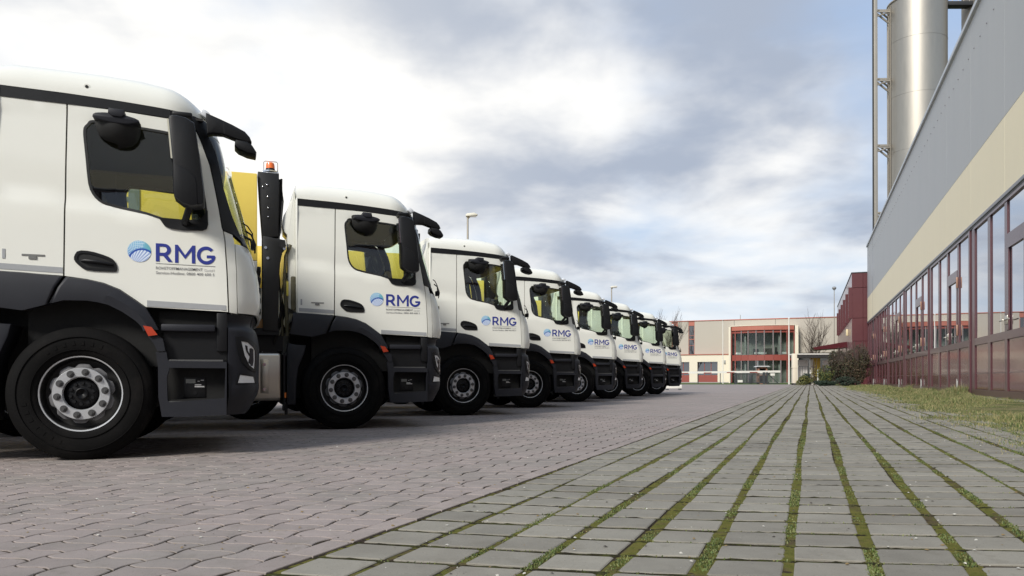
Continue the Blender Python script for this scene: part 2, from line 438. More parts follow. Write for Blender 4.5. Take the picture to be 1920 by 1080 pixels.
def globe_mat(cx, cz, r):
    m = bpy.data.materials.new('globe_print'); m.use_nodes = True; t = NT(m.node_tree); b = m.node_tree.nodes['Principled BSDF']; b.inputs['Roughness'].default_value = .4
    tc = t.n('ShaderNodeTexCoord'); s = t.n('ShaderNodeSeparateXYZ'); t.put(s.inputs[0], tc.outputs['Object'])
    u = t.m('DIVIDE', t.m('SUBTRACT', s.outputs[0], cx), r); v = t.m('DIVIDE', t.m('SUBTRACT', s.outputs[2], cz), r)
    # lower dome: a circle centred low; upper left wing
    def dist(a, c): return t.m('SQRT', t.m('ADD', t.m('POWER', t.m('SUBTRACT', u, a), 2), t.m('POWER', t.m('SUBTRACT', v, c), 2)))
    dl = dist(.25, -.95); low = t.ss(dl, 1.08, 1.05)
    edge = t.m('MULTIPLY', t.ss(dl, 1.28, 1.2), t.ss(dl, 1.05, 1.08))
    def grid(a, c, k1, k2, th):
        d1 = dist(a, c); ang = t.m('ARCTAN2', t.m('SUBTRACT', v, c), t.m('SUBTRACT', u, a))
        g1 = t.m('ABSOLUTE', t.m('SUBTRACT', t.m('FRACT', t.m('MULTIPLY', d1, k1)), .5)); g2 = t.m('ABSOLUTE', t.m('SUBTRACT', t.m('FRACT', t.m('MULTIPLY', ang, k2)), .5))
        return t.m('MAXIMUM', t.ss(g1, th, th - .1), t.ss(g2, th, th - .1))
    gl = grid(-.9, -1.9, 9, 9, .27); gu = grid(-1.3, .6, 5.5, 6.0, .2)
    up = t.m('MULTIPLY', t.ss(t.m('ADD', t.m('MULTIPLY', u, 1.0), t.m('MULTIPLY', v, -.35)), .28, .05), t.m('SUBTRACT', 1.0, low))
    base = t.mix(t.ss(v, -.9, .8), (.03, .14, .50), (.22, .48, .68))
    base = t.mix(t.ss(u, .1, .8), base, (.14, .42, .50))
    c = t.mix(t.m('MULTIPLY', t.m('MULTIPLY', gu, up), .7), base, (.62, .76, .86))
    c = t.mix(edge, c, (.02, .08, .38))
    c = t.mix(t.m('MULTIPLY', gl, low), c, (.72, .80, .90))
    c = t.mix(t.m('MULTIPLY', low, t.m('SUBTRACT', 1, gl)), c, (.03, .13, .50))
    t.put(b.inputs['Base Color'], c); return m

def make_wheel(parent, t, y, side=1, dual=False, detail=True):
    """axle line along y; outer face at y; side=1: face looks to -y"""
    w_ = empty('wheel', (t, y, .53), 0 if side > 0 else PI, parent)
    rt = .535
    prof = [(.02, .297), (.008, .305), (-.004, .33), (-.012, .37), (-.014, .42), (-.006, .465), (.008, .493), (.012, .497), (.022, .515), (.036, .527), (.052, .533)]
    for g in (.095, .155, .215): prof += [(g - .008, .535), (g - .006, .522), (g + .006, .522), (g + .008, .535)]
    prof += [(.27, .533), (.29, .52), (.31, .49), (.318, .42), (.30, .305)]
    mb = MB(); mb.lathe(prof, seg=72, flip=True)
    for rr_ in (.352, .452): mb.lathe([(-.004, rr_ - .004), (-.0185, rr_ - .0015), (-.0185, rr_ + .0015), (-.004, rr_ + .004)], seg=72, flip=True)
    for k in range(26):
        if k % 13 in (0, 1, 2, 3, 4, 5, 6):
            q = Matrix.Rotation(-2 * PI * k / 38 - 1.2, 4, 'Y'); bmesh.ops.create_cube(mb.b, size=1, matrix=q @ Matrix.Translation((.402, -.0135, 0)) @ Matrix.Diagonal((.034, .006, .022, 1)))
    for v in mb.b.verts:
        if v.co.z < -.44: q = (-.44 - v.co.z) / .1; v.co.y -= .010 * q * (1 if v.co.y < .15 else -1); v.co.z = max(v.co.z, -.5285)
    tyre = mb.build('tyre', M_RUB, w_, 40)
    MB().lathe([(.020, .297), (.012, .3015), (.014, .293), (.022, .290)], seg=72, flip=True).build('rim_lip', M_CHROME if False else M_STEEL, w_, 50)
    MB().lathe([(.021, .291), (.05, .287), (.10, .282), (.13, .27), (.135, .21)], seg=48, flip=True).build('rim_channel', mat('rim_shadow_grey', (.014, .014, .014), .6), w_, 50)
    # disc with scalloped outer edge
    n = 120; V, F = [], []
    prof2 = [(.040, .128, 0), (.024, .1325, 0), (.018, .138, 0), (.018, .2035, 0), (.022, .2075, 0), (.040, .2125, 0), (.055, .222, .55), (.064, .2385, 1)]
    for h_, r_, s_ in prof2:
        for k in range(n):
            a = 2 * PI * k / n; sc = abs(math.sin(a * 5 + .3)) ** 1.3; rr = r_ - s_ * .024 * (1 - min(1, sc * 1.5)); hh = h_
            V.append((rr * math.cos(a), hh, rr * math.sin(a)))
    for i in range(len(prof2) - 1):
        for k in range(n): F.append((i * n + k, i * n + n + k, i * n + n + (k + 1) % n, i * n + (k + 1) % n)[::1])
    k5 = n * 4
    disc = mesh('wheel_disc', V[:5 * n], [f for f in F if max(f) < 5 * n], M_STEEL, w_, 40)
    mesh('disc_cone', [v for v in V[k5:]], [tuple(i - k5 for i in f) for f in F if min(f) >= k5], mat('cone_grey', (.24, .24, .25), .45, metal=.5, var=.15, vscale=20), w_, 40)
    MB().lathe([(.060, .0001), (.045, .03), (.030, .040), (.034, .046), (.050, .048), (.052, .075), (.058, .10), (.075, .125), (.08, .135)], seg=40, flip=False).build('hub', M_BLACK, w_, 40)
    if detail:
        nb = MB().cyl((0, .018, 0), (0, .012, 0), .0285, .0275, 20).cyl((0, .012, 0), (0, -.004, 0), .020, .019, 6).cyl((0, -.004, 0), (0, -.012, 0), .010, .009, 10)
        nut = nb.build('wheel_nut', mat('nut_dark_steel', (.10, .10, .10), .4, metal=.5), w_, 30)
        hb = MB().cyl((0, .05, 0), (0, .035, 0), .015, .013, 10).build('hub_bolt', M_BLACK, w_, 30)
        for k in range(10):
            a = R(8 + 36 * k); o = nut if k == 0 else dup(nut, w_); o.location = (.172 * math.cos(a), 0, .172 * math.sin(a))
            a = R(14 + 36 * k); o = hb if k == 0 else dup(hb, w_); o.location = (.083 * math.cos(a), 0, .083 * math.sin(a))
    if dual:
        MB().lathe([(y_ + .34, r_) for y_, r_ in [(.0, .30), (-.01, .40), (0, .49), (.03, .53), (.27, .53), (.31, .49), (.318, .30)]], seg=40, flip=True).build('tyre', M_RUB, w_, 40)
    return w_

WIN = [(.037, 2.700), (.052, 2.728), (.09, 2.738), (.43, 2.716), (.64, 2.698), (.79, 2.672), (.835, 2.64), (.862, 2.56), (.896, 2.337), (.935, 2.1), (.944, 1.935), (.93, 1.90), (.89, 1.888), (.758, 1.882), (.66, 1.89),
       (.608, 1.912), (.564, 1.978), (.187, 2.048), (.13, 2.072), (.085, 2.115), (.05, 2.187), (.038, 2.30), (.028, 2.42), (.015, 2.55), (.008, 2.63), (.014, 2.675)]
WIN = smooth_poly(WIN, 1)
def shrink(poly, dd):
    n = len(poly); A = sum(poly[i][0] * poly[(i + 1) % n][1] - poly[(i + 1) % n][0] * poly[i][1] for i in range(n)); s = 1 if A > 0 else -1; out = []
    for i in range(n):
        p0, p, p1 = poly[i - 1], poly[i], poly[(i + 1) % n]
        a = Vector((p[0] - p0[0], p[1] - p0[1])).normalized(); b = Vector((p1[0] - p[0], p1[1] - p[1])).normalized()
        na = Vector((-a.y, a.x)) * s; nb = Vector((-b.y, b.x)) * s; m_ = (na + nb); 
        m_ = m_.normalized() / max(.5, m_.normalized().dot(na)) if m_.length > 1e-6 else na
        out.append((p[0] + m_.x * dd, p[1] + m_.y * dd))
    return out

def make_truck():
    root = empty('truck')
    ARCH = [(-.118, 1.466), (.045, 1.447), (.161, 1.422), (.279, 1.374), (.398, 1.290), (.47, 1.236)]
    DOOR = ARCH + [(1.100, 1.212), (1.088, 1.55), (1.072, 1.813), (1.058, 1.905), (1.050, 1.927), (1.024, 2.095), (.986, 2.298), (.953, 2.456), (.887, 2.644), (.840, 2.748), (.757, 2.80), (.66, 2.803), (.274, 2.829), (-.099, 2.845)]
    REAR = [(-.578, 1.488), (-.130, 1.467), (-.111, 2.845), (-.578, 2.862)]
    for side in (1, -1):
        door = panel('door', DOOR, M_PAINT, root, [WIN], thick=.03, res=.07, side=side)
        wi = shrink(WIN, .020)
        panel('window_seal', WIN, M_SEAL, door, [wi], off=.004, thick=.03, res=.1, side=side)
        panel('window_pane', shrink(WIN, .012), M_WGL, door, off=-.010, thick=.005, res=.1, side=side, single=True)
        panel('door_lining', DOOR, M_INT, door, [shrink(WIN, .006)], off=-.055, thick=.02, res=.12, side=side)
        # handle shell and grip
        hs = [(-.022, 1.674), (.072, 1.671), (.186, 1.637), (.238, 1.608), (.261, 1.555), (.257, 1.518), (.240, 1.511), (.04, 1.513), (-.004, 1.54), (-.050, 1.587), (-.050, 1.629)]
        hd = panel('door_handle', smooth_poly(hs, 1), M_BLACK, door, [smooth_poly(shrink(hs, .022), 1)], off=.010, thick=.012, res=.1, side=side)
        panel('handle_recess', shrink(hs, .018), M_SEAL, door, off=.002, thick=.004, res=.2, side=side)
        yb = .030 if side > 0 else W - .030; sg = -1 if side > 0 else 1
        MB().tube([(.0, yb + sg * .004, 1.590), (.03, yb + sg * .02, 1.592), (.12, yb + sg * .024, 1.585), (.21, yb + sg * .018, 1.572), (.235, yb + sg * .004, 1.568)], [.008, .013, .014, .012, .008], 8).build('handle_grip', M_BLACK, door)
        panel('reflective_strip', [(.478, 1.240), (1.083, 1.2235), (1.083, 1.266), (.478, 1.290)], M_STRIPE, door, off=.003, thick=.0026, res=.15, side=side)
        if side > 0: lettering(door)
        rp = panel('rear_side_panel', REAR, M_PAINT, root, thick=.03, res=.07, side=side)
        panel('reflective_strip', [(-.565, 1.502), (-.130, 1.487), (-.130, 1.532), (-.565, 1.548)], M_STRIPE, rp, off=.003, thick=.0026, res=.2, side=side)
        bm_ = MB()
        bm_.box(-.413, -.255, (.026 if side > 0 else W - .026), (.034 if side > 0 else W - .034), 1.612, 1.626).box(-.366, -.312, (.022 if side > 0 else W - .022), (.034 if side > 0 else W - .034), 1.588, 1.612)
        bm_.build('model_badge', mat('badge_grey', (.22, .22, .21), .35, metal=.5), rp)
        MB().box(-.545, -.525, (.026 if side > 0 else W - .026), (.034 if side > 0 else W - .034), 1.585, 1.66).build('rear_reflector', M_STRIPE, rp)
        panel('side_lining', [(-.56, 1.46), (-.06, 1.46), (-.06, 2.84), (-.56, 2.85)], M_INT, rp, off=-.085, thick=.02, res=.3, side=side)
        # black band under the roof, running into the A pillar
        panel('roof_rail', [(-.578, 2.853), (.274, 2.836), (.655, 2.810), (.655, 2.880), (.566, 2.888), (.274, 2.909), (-.105, 2.928), (-.578, 2.941)], M_BLACK, root, off=.006, thick=.03, res=.1, side=side)
        pil = [(.66, 2.809), (.759, 2.806), (.846, 2.753), (.893, 2.644), (.959, 2.456), (.992, 2.298), (1.030, 2.095), (1.056, 1.925), (1.068, 1.904), (1.142, 1.886), (1.205, 1.842), (1.224, 1.832), (1.185, 1.915), (1.158, 1.975), (1.124, 2.061),
               (1.062, 2.278), (1.020, 2.50), (.992, 2.60), (.967, 2.66), (.94, 2.72), (.93, 2.80), (.945, 2.842), (.866, 2.86), (.715, 2.873), (.66, 2.879)]
        panel('pillar_trim', pil, M_BLACK, root, off=.005, thick=.035, res=.06, side=side)
        panel('corner_panel', [(1.112, 1.208), (1.172, 1.200), (1.166, 1.55), (1.150, 1.815), (1.136, 1.880), (1.070, 1.897), (1.085, 1.813), (1.100, 1.55)], M_PAINT, root, thick=.03, res=.05, side=side)
        # fender: three rails bent outward
        A_ = [(-.640, 1.490), (-.40, 1.482), (-.118, 1.462)] + ARCH[1:] + [(.534, 1.127), (.566, 1.060)]
        B_ = [(-.640, 1.385), (-.40, 1.379), (-.118, 1.369), (.045, 1.356), (.15, 1.330), (.235, 1.300), (.345, 1.237), (.437, 1.152), (.475, 1.090), (.492, 1.050)]
        C_ = [(-.680, 1.215), (-.40, 1.185), (-.118, 1.268), (.044, 1.270), (.13, 1.258), (.20, 1.240), (.30, 1.188), (.40, 1.115), (.44, 1.072), (.455, 1.035)]
        C_[1] = (-.40, 1.180)
        def rail(P3, n=60):
            P3 = np.array(P3); L = np.r_[0, np.cumsum(np.hypot(*np.diff(P3, axis=0).T))]; u = np.linspace(0, L[-1], n); return np.c_[np.interp(u, L, P3[:, 0]), np.interp(u, L, P3[:, 1])]
        ra, rb, rc = rail(A_), rail(B_), rail(C_)
        rows = [[(a[0], .030, a[1]) for a in ra], [(a[0], -.004, a[1] - .012) for a in ra], [(b[0], -.030, b[1]) for b in rb], [(c[0], -.022, c[1]) for c in rc], [(c[0], .05, c[1] + .01) for c in rc], [(c[0], .45, c[1] + .03) for c in rc]]
        V, F = [], []; n = 60
        # two pieces split at the seam under the door gap
        for nm, lo, hi in (('rear_fender', 0, 0), ('front_fender', 0, 0)):
            V, F = [], []
            idx = [i for i in range(n) if (ra[i][0] <= -.122) == (nm == 'rear_fender')]
            for r_ in rows: V += [r_[i] for i in idx]
            k = len(idx)
            for j in range(len(rows) - 1):
                for i in range(k - 1): F.append((j * k + i, (j + 1) * k + i, (j + 1) * k + i + 1, j * k + i + 1))
            if nm == 'front_fender': F.append(tuple(j * k + k - 1 for j in range(4)))
            else: F.append(tuple(j * k for j in range(4))[::-1])
            if side < 0: V = [(x, W - y, z) for x, y, z in V]; F = [f[::-1] for f in F]
            fo = mesh(nm, V, F, M_GREY, root, 25)
            sm = fo.modifiers.new('thickness', 'SOLIDIFY'); sm.thickness = .012; sm.offset = -1
        panel('marker_lamp', [(.455, 1.078), (.518, 1.068), (.562, 1.005), (.495, .994)], M_RED, root, flat=-.030 if True else None, off=.012, thick=.03, res=.2, side=side)
        panel('fender_foot', [(.492, .990), (.562, 1.0), (.60, .972), (.618, .875), (.560, .872), (.535, .93)], M_GREY, root, flat=0, off=.02, thick=.05, res=.2, side=side)
        # step box under the door
        panel('step_frame', [(.545, .868), (.625, .872), (.636, .795), (1.090, .790), (1.088, .345), (.80, .333), (.590, .336), (.565, .50), (.562, .75)], M_GREY, root,
              [[(.650, .738), (.628, .66), (.634, .470), (.65, .455), (1.072, .484), (1.080, .735)]], flat=.0, off=.012, thick=.05, res=.15, side=side)
        sy = (lambda v: v) if side > 0 else (lambda v: W - v)
        sb = MB().box(.60, 1.085, sy(.13), sy(.16), .40, .80).box(.60, 1.085, sy(.0), sy(.15), .455, .475)
        sb.build('step_well', M_DARK, root)
        MB().box(.63, 1.07, sy(-.006), sy(.15), .452, .462).build('step_tread', mat('tread_grey', (.07, .07, .07), .6, bump=.4, bscale=120), root)
        MB().box(.64, 1.06, sy(-.004), sy(.14), .792, .806).build('step_tread', mat('tread_grey', (.07, .07, .07)), root)
        if side > 0:
            st = MB().box(.764, .839, .1195, .1225, .610, .645)
            st.build('step_sticker', mat('sticker_grey', (.20, .21, .20), .5), root)
            MB().box(.833, .910, .1195, .1225, .576, .586).box(.833, .885, .1195, .1225, .592, .600).box(.856, .872, .1195, .1225, .624, .630).box(.880, .905, .1195, .1225, .632, .638).build('sticker_print', mat('sticker_white', (.6, .6, .6), .5), root)
            MB().box(.75, .92, .122, .1290, .49, .66, bev=.004).cyl((.835, .121, .53), (.835, .118, .53), .018).build('access_cover', M_BLACK, root)
        MB().box(.60, 1.09, sy(.05), sy(.09), .80, 1.05).build('step_backing', M_BLACK, root)
        MB().box(.585, 1.00, sy(-.012), sy(.14), 1.040, 1.098, bev=.012).build('upper_step', M_GREY, root)
        MB().box(.56, 1.12, sy(.12), sy(.15), 1.03, 1.21).build('door_sill', M_DARK, root)
        MB().box(1.01, 1.095, sy(.02), sy(.12), .875, 1.20, bev=.01).build('sill_bracket', M_BLACK, root)
        # head lamp group on the bumper corner
        hs2 = [(1.158, 1.002), (1.21, 1.011), (1.29, .975), (1.326, .935), (1.328, .824), (1.316, .703), (1.276, .718), (1.209, .783), (1.172, .893)]
        hl = [(1.200, .968), (1.255, .960), (1.300, .920), (1.314, .895), (1.315, .810), (1.308, .728), (1.266, .763), (1.228, .843)]
        su = panel('headlight', hs2, M_BLACK, root, [hl], off=.010, thick=.012, res=.05, side=side)
        panel('reflector', hl, M_LAMP, su, off=.002, thick=.004, res=.04, side=side)
        panel('lens', hl, M_LENS, su, off=.011, thick=.003, res=.04, side=side, single=True)
        panel('lamp_bezel', [(1.236, .935), (1.25, .928), (1.254, .89), (1.272, .85), (1.266, .845), (1.248, .875), (1.240, .90)], M_BLACK, su, off=.0075, thick=.005, res=.04, side=side)
        fg = [(1.192, .680), (1.300, .664), (1.313, .612), (1.174, .610)]
        fo_ = panel('fog_lamp', shrink(fg, -.012), M_BLACK, root, [fg], off=.008, thick=.01, res=.05, side=side)
        panel('reflector', fg, M_LAMP, fo_, off=.004, thick=.004, res=.04, side=side)
        panel('lens', fg, M_LENS, fo_, off=.0085, thick=.002, res=.04, side=side, single=True)
    # front skins
    ring('front_panel', 1.205, 1.80, lambda z: float(np.interp(z, [1.2, 1.55, 1.815], [1.180, 1.174, 1.158])), M_PAINT, root, thick=.02)
    ring('cowl', 1.80, 1.885, lambda z: float(np.interp(z, [1.79, 1.84, 1.90], [1.225, 1.205, 1.19])), M_BLACK, root, off=.006, dz=.02)
    ring('windscreen', 1.89, 2.74, lambda z: float(np.interp(z, [1.83, 1.915, 1.975, 2.061, 2.278, 2.50, 2.60, 2.66, 2.72, 2.80], [1.224, 1.185, 1.158, 1.124, 1.062, 1.020, .992, .967, .94, .93])) - .004, M_WSGL, root, thick=.006, single=True, bulge=.075)
    ring('header_panel', 2.735, 2.88, lambda z: .935, M_PAINT, root, off=.004, dz=.04)
    bp = ring('bumper', .34, 1.195, lambda z: 1.103, M_GREY, root, thick=.03, dz=.03)
    # bumper relief: a ledge at 1.08, a belt from .475 to .585
    for v in bp.data.vertices:
        z = v.co.z; k = 0.0
        if z > 1.085: k = -.035
        if .475 < z < .585: k = .006
        if z < .475: k = -.004 - (.475 - z) * .2
        cxy = Vector((v.co.x - .9, (v.co.y - W / 2) / (W / 2) * .35)).normalized()
        v.co.x += cxy.x * k; v.co.y += (-1 if v.co.y < W / 2 else 1) * k * (1 if abs(v.co.y - W / 2) > .9 else 0)
    gm = MB()
    for k in range(5): gm.box(1.34, 1.375, .45, W - .45, 1.235 + k * .095, 1.285 + k * .095, bev=.01)
    gm.build('grille', M_BLACK, root)
    MB().box(-.40, 1.10, .16, W - .16, .75, 1.30).build('engine_block', M_DARK, root)
    # roof
    V, F = [], []; tt = list(np.linspace(-.59, .6, 14)) + [.66, .72, .78, .83, .87, .905, .935, .96, .98]
    topz = lambda t: CAM_H + (float(np.interp(t, [-.59, -.56, -.28, .13, .42, .64, .79, .87, .93, .98], [3.06, 3.082, 3.084, 3.08, 3.062, 3.03, 2.982, 2.94, 2.895, 2.85])) - CAM_H) * (1.032 if t < .7 else 1.032 - .02 * (t - .7) / .28)
    botz = lambda t: float(np.interp(t, [-.59, -.105, .274, .566, .715, .866, .95, .99], [2.942, 2.929, 2.910, 2.889, 2.874, 2.861, 2.848, 2.838]))
    tmaxy = lambda y: float(np.interp(min(y, W - y), [.05, .10, .2, .35, 1.22], [.80, .90, .955, .975, 1.0]))
    U = [0, .03, .07, .12, .18, .25, .35, .5, .7, .9, 1.0]
    rowsR = []
    for t in tt:
        zb, zt = botz(t), topz(t); half = []
        ed = .062 if t < .6 else .062 + .30 * max(0, (t - .6) / .38) ** 2.2
        for u in U:
            if u <= .35:
                a = u / .35 * PI / 2; yy = ed + (1 - math.cos(a)) * .17; zz = zb + (zt - zb) * math.sin(a) ** .9
            else: yy = ed + .17 + (W / 2 - ed - .17) * (u - .35) / .65; zz = zt + .025 * math.sin((u - .35) / .65 * PI / 2)
            half.append((t, yy, zz))
        rowsR.append(half + [(x, W - y, z) for x, y, z in half[-2::-1]])
    nc = len(rowsR[0])
    for r_ in rowsR: V += r_
    for i in range(len(tt) - 1):
        for k in range(nc - 1): F.append((i * nc + k, (i + 1) * nc + k, (i + 1) * nc + k + 1, i * nc + k + 1))
    F.append(tuple(range(nc))); F.append(tuple((len(tt) - 1) * nc + k for k in range(nc))[::-1])
    roof = mesh('roof', V, F, M_PAINT, root, 50)
    MB().cyl((.035, .092, 3.00), (.035, .068, 3.00), .028, .024, 20).build('lifting_eye', M_PAINT, roof)
    MB().cyl((.035, .072, 3.00), (.035, .064, 3.00), .012, .012, 12).build('eye_bolt', M_DARK, roof)
    MB().box(.875, .955, .20, .30, 2.895, 2.955, bev=.02, rot=Matrix.Rotation(R(38), 4, 'Y')).build('roof_marker', mat('marker_clear', (.6, .62, .65), .15), roof)
    # arm that carries the front mirror, near side only
    prof = [(.93, 2.862), (1.039, 2.822), (1.136, 2.784), (1.238, 2.735), (1.277, 2.692), (1.292, 2.655), (1.257, 2.646), (1.16, 2.668), (1.063, 2.698), (.985, 2.697), (.938, 2.684)]
    fm_arm = MB().prism([adj(t, z, .08) for t, z in prof], 'y', .055, .17, bev=.012).build('front_mirror_arm', M_BLACK, root, 30)
    MB().prism([adj(*q, .05) for q in [(1.072, 2.705), (1.077, 2.705), (1.071, 2.808), (1.066, 2.808)]], 'y', .0535, .0555).build('arm_seam', M_SEAL, fm_arm)
    # front (ramp) mirror
    fm = [(1.16, 2.66), (1.155, 2.608), (1.184, 2.58), (1.257, 2.552), (1.325, 2.543), (1.331, 2.568), (1.297, 2.622), (1.257, 2.650)]
    MB().prism([adj(t, z, .09) for t, z in fm], 'y', .05, .26, bev=.02).build('front_mirror', M_BLACK, root)
    # side mirrors: housing, lower cap, arms, glass, foot
    hp = [(.648, 2.785), (.66, 2.805), (.700, 2.812), (.778, 2.800), (.844, 2.762), (.862, 2.641), (.888, 2.468), (.918, 2.215), (.916, 2.10), (.905, 2.086), (.823, 2.071), (.753, 2.091), (.69, 2.14), (.681, 2.20), (.677, 2.449)]
    cp = [(.689, 2.147), (.684, 2.405), (.74, 2.398), (.79, 2.372), (.85, 2.315), (.862, 2.25), (.868, 2.09), (.823, 2.076), (.753, 2.096)]
    for side in (1, -1):
        sy = (lambda v: v) if side > 0 else (lambda v: W - v)
        q = [adj(t, z, -.22) for t, z in hp]
        mh = MB().prism(q, 'y', sy(-.27), sy(-.06), bev=.022).build('side_mirror', M_BLACK, root)
        qc = [adj(t, z, -.24) for t, z in cp]
        MB().prism(qc, 'y', sy(-.276), sy(-.20), bev=.006).build('mirror_cap', M_BLACK, mh)
        MB().prism([adj(*p_, -.15) for p_ in [(.640, 2.76), (.66, 2.76), (.69, 2.44), (.669, 2.44)]], 'y', sy(-.235), sy(-.09)).build('mirror_glass', mat('mirror_silver', (.8, .82, .84), .03, metal=1.0, var=0), mh)
        MB().box(.68, .83, sy(-.10), sy(.06), 2.785, 2.825, bev=.012).build('mirror_arm', M_BLACK, mh)
        MB().tube([(.83, sy(-.16), 2.10), (.80, sy(-.10), 2.02), (.77, sy(-.01), 1.95), (.77, sy(.05), 1.93)], [.03, .028, .03, .035], 10).build('mirror_arm', M_BLACK, mh)
        panel('mirror_foot', [(.565, 1.974), (.612, 1.905), (.66, 1.886), (.758, 1.878), (.90, 1.884), (.935, 1.90), (.944, 1.94), (.94, 2.06), (.90, 2.00), (.86, 1.975), (.74, 1.970)], M_BLACK, mh, off=.014, thick=.03, res=.06, side=side)
    # kerb mirror above the near window
    km = MB()
    V, F = [], []; na, nb = 20, 8
    for j in range(nb + 1):
        f = j / nb; zc = 2.745 - .215 * f
        for i in range(na + 1):
            a = PI * i / na; rr = math.sqrt(max(0, 1 - f ** 3.2)); V.append((.262 - .168 * math.cos(a) * rr + .004, .045 - .17 * math.sin(a) * rr, zc - .018 * (-math.cos(a))))
    for j in range(nb):
        for i in range(na): F.append((j * (na + 1) + i, j * (na + 1) + i + 1, (j + 1) * (na + 1) + i + 1, (j + 1) * (na + 1) + i)[::-1])
    kmo = mesh('kerb_mirror', V, F, mat('mirror_bowl_black', (.004, .004, .004), .7), root, 60)
    top = [(.093, 2.772), (.15, 2.782), (.317, 2.779), (.422, 2.753), (.431, 2.724), (.345, 2.702), (.234, 2.704), (.146, 2.718), (.085, 2.734)]
    MB().prism([adj(t, z, -.11) for t, z in smooth_poly(top, 1)], 'y', -.13, .03, bev=.014).build('mirror_cap', M_GREY, kmo)
    MB().prism([adj(t, z, -.12) for t, z in [(.203, 2.822), (.316, 2.816), (.322, 2.775), (.30, 2.755), (.23, 2.758), (.200, 2.785)]], 'y', -.145, .04, bev=.012).build('mirror_bracket', M_GREY, kmo)
    # wipers at the foot of the screen
    MB().tube([(1.24, .22, 1.94), (1.29, .24, 1.91), (1.325, .26, 1.83), (1.32, .3, 1.76)], .008, 6).tube([(1.22, .2, 2.0), (1.26, .25, 1.985), (1.30, .28, 1.93), (1.31, .32, 1.80)], .006, 6).tube([(1.2, .6, 1.97), (1.29, .62, 1.93), (1.31, .64, 1.85)], .012, 6).build('wiper', M_BLACK, root)
    MB().box(1.285, 1.325, .24, .36, 1.79, 1.86, bev=.01).build('camera_pod', M_BLACK, root)
    # interior
    MB().box(-.565, -.525, .09, W - .09, 1.30, 2.88).box(-.53, 1.0, .10, W - .10, 1.30, 1.34).box(-.53, .90, .12, W - .12, 2.83, 2.85).build('cab_lining', M_INT, root)
    MB().box(.76, 1.12, .16, W - .16, 1.62, 1.93, bev=.05).box(.80, 1.02, 1.45, 2.15, 1.92, 2.02, bev=.04).build('dashboard', M_BLACK, root)
    for y in (.55, W - .62):
        s_ = MB().box(-.05, .45, y - .25, y + .25, 1.55, 1.72, bev=.05).box(-.16, .0, y - .25, y + .25, 1.68, 2.32, bev=.06, rot=Matrix.Rotation(R(-8), 4, 'Y')).box(-.19, -.09, y - .14, y + .14, 2.33, 2.52, bev=.04)
        s_.build('seat', M_SEAT, root)
    sw = MB(); ring_ = [Vector((0, .21 * math.cos(a), .21 * math.sin(a))) for a in [2 * PI * k / 28 for k in range(29)]]
    q = Matrix.Rotation(R(-50), 4, 'Y'); sw.tube([Vector((.66, W - .62, 2.02)) + q @ p for p in ring_], .014, 8).tube([(.66, W - .62, 2.02), (.86, W - .62, 1.85)], .03, 8)
    sw.build('steering_wheel', M_BLACK, root)
    # rear wall of the cab with pressed ribs
    rw = MB().box(-.60, -.572, .05, W - .05, 1.45, 2.95, bev=.02)
    rw.prism([(-.60, 3.05), (-.625, 3.04), (-.64, 2.95), (-.70, 2.80), (-.74, 2.73), (-.76, 2.60), (-.74, 2.52), (-.70, 2.48), (-.69, 1.55), (-.60, 1.50)], 'y', .12, .50, bev=.015)
    rw.prism([(-.60, 2.62), (-.66, 2.60), (-.66, 1.60), (-.60, 1.56)], 'y', .8, 2.2, bev=.015)
    rw.build('rear_wall', M_PAINT, root)
    MB().box(-.66, -.60, .06, .10, 1.52, 1.95, bev=.015).tube([(-.66, .08, 2.35), (-.72, .10, 2.2), (-.74, .10, 1.9), (-.71, .12, 1.5), (-.70, .14, 1.2)], .022, 8).tube([(-.70, .16, 2.0), (-.78, .15, 1.7), (-.75, .2, 1.2)], .018, 8).build('cable_bundle', mat('dirty_cable', (.10, .09, .05), .7, var=.5, vscale=12), root)
    MB().box(-.715, -.69, .05, .07, 1.70, 1.88).build('grease_strip', mat('yellow_tag', (.6, .5, .08), .5), root)
    # chassis, tank, mudguards
    ch = MB()
    for y in (.78, W - .86): ch.box(-7.2, .9, y, y + .08, .72, .98)
    for t in (-6.8, -5.4, -4.0, -2.2, -.9, .2): ch.box(t, t + .12, .78, W - .78, .76, .92)
    ch.box(-.15, .15, .3, W - .3, .40, .55, bev=.03)
    ch.build('chassis', M_DARK, root)
    tk = MB().box(-1.36, -.776, .035, .70, .372, .978, bev=.045, seg=4).build('fuel_tank', M_STAIN, root)
    MB().box(-1.03, -.93, .025, .05, .47, .895, bev=.006).build('tank_strap', M_STAIN, tk)
    for z in (.83, .52): MB().cyl((-.985, .026, z), (-.985, .012, z), .022, .018, 14).build('strap_bolt', M_CHROME, tk)
    MB().box(-1.0, -.83, .10, .5, .978, 1.0).build('tank_lid', M_BLACK, tk)
    for side in (1, -1):
        sy = (lambda v: v) if side > 0 else (lambda v: W - v)
        MB().prism([(-.700, 1.100), (-.60, 1.080), (-.48, 1.075), (-.50, .98), (-.575, .80), (-.60, .60), (-.607, .323), (-.715, .324), (-.712, .95)], 'y', sy(.0), sy(.34), bev=.012).build('mudguard', M_GREY, root)
    MB().box(-.742, -.722, .02, .05, .41, .475).build('side_marker', mat('marker_orange', (.8, .2, .02), .3), root)
    MB().box(-.755, -.73, .05, .30, .25, .98).cyl((-.72, .08, .20), (-.72, .08, .34), .02).build('spray_guard', M_BLACK, root)
    MB().box(-1.08, -.94, .10, .30, 1.29, 1.40).build('wooden_block', M_WOOD, root)
    MB().box(-1.14, -.80, .06, .55, 1.20, 1.285).box(-1.1, -.75, .2, .9, 1.0, 1.2).build('crane_base', M_BLACK, root)
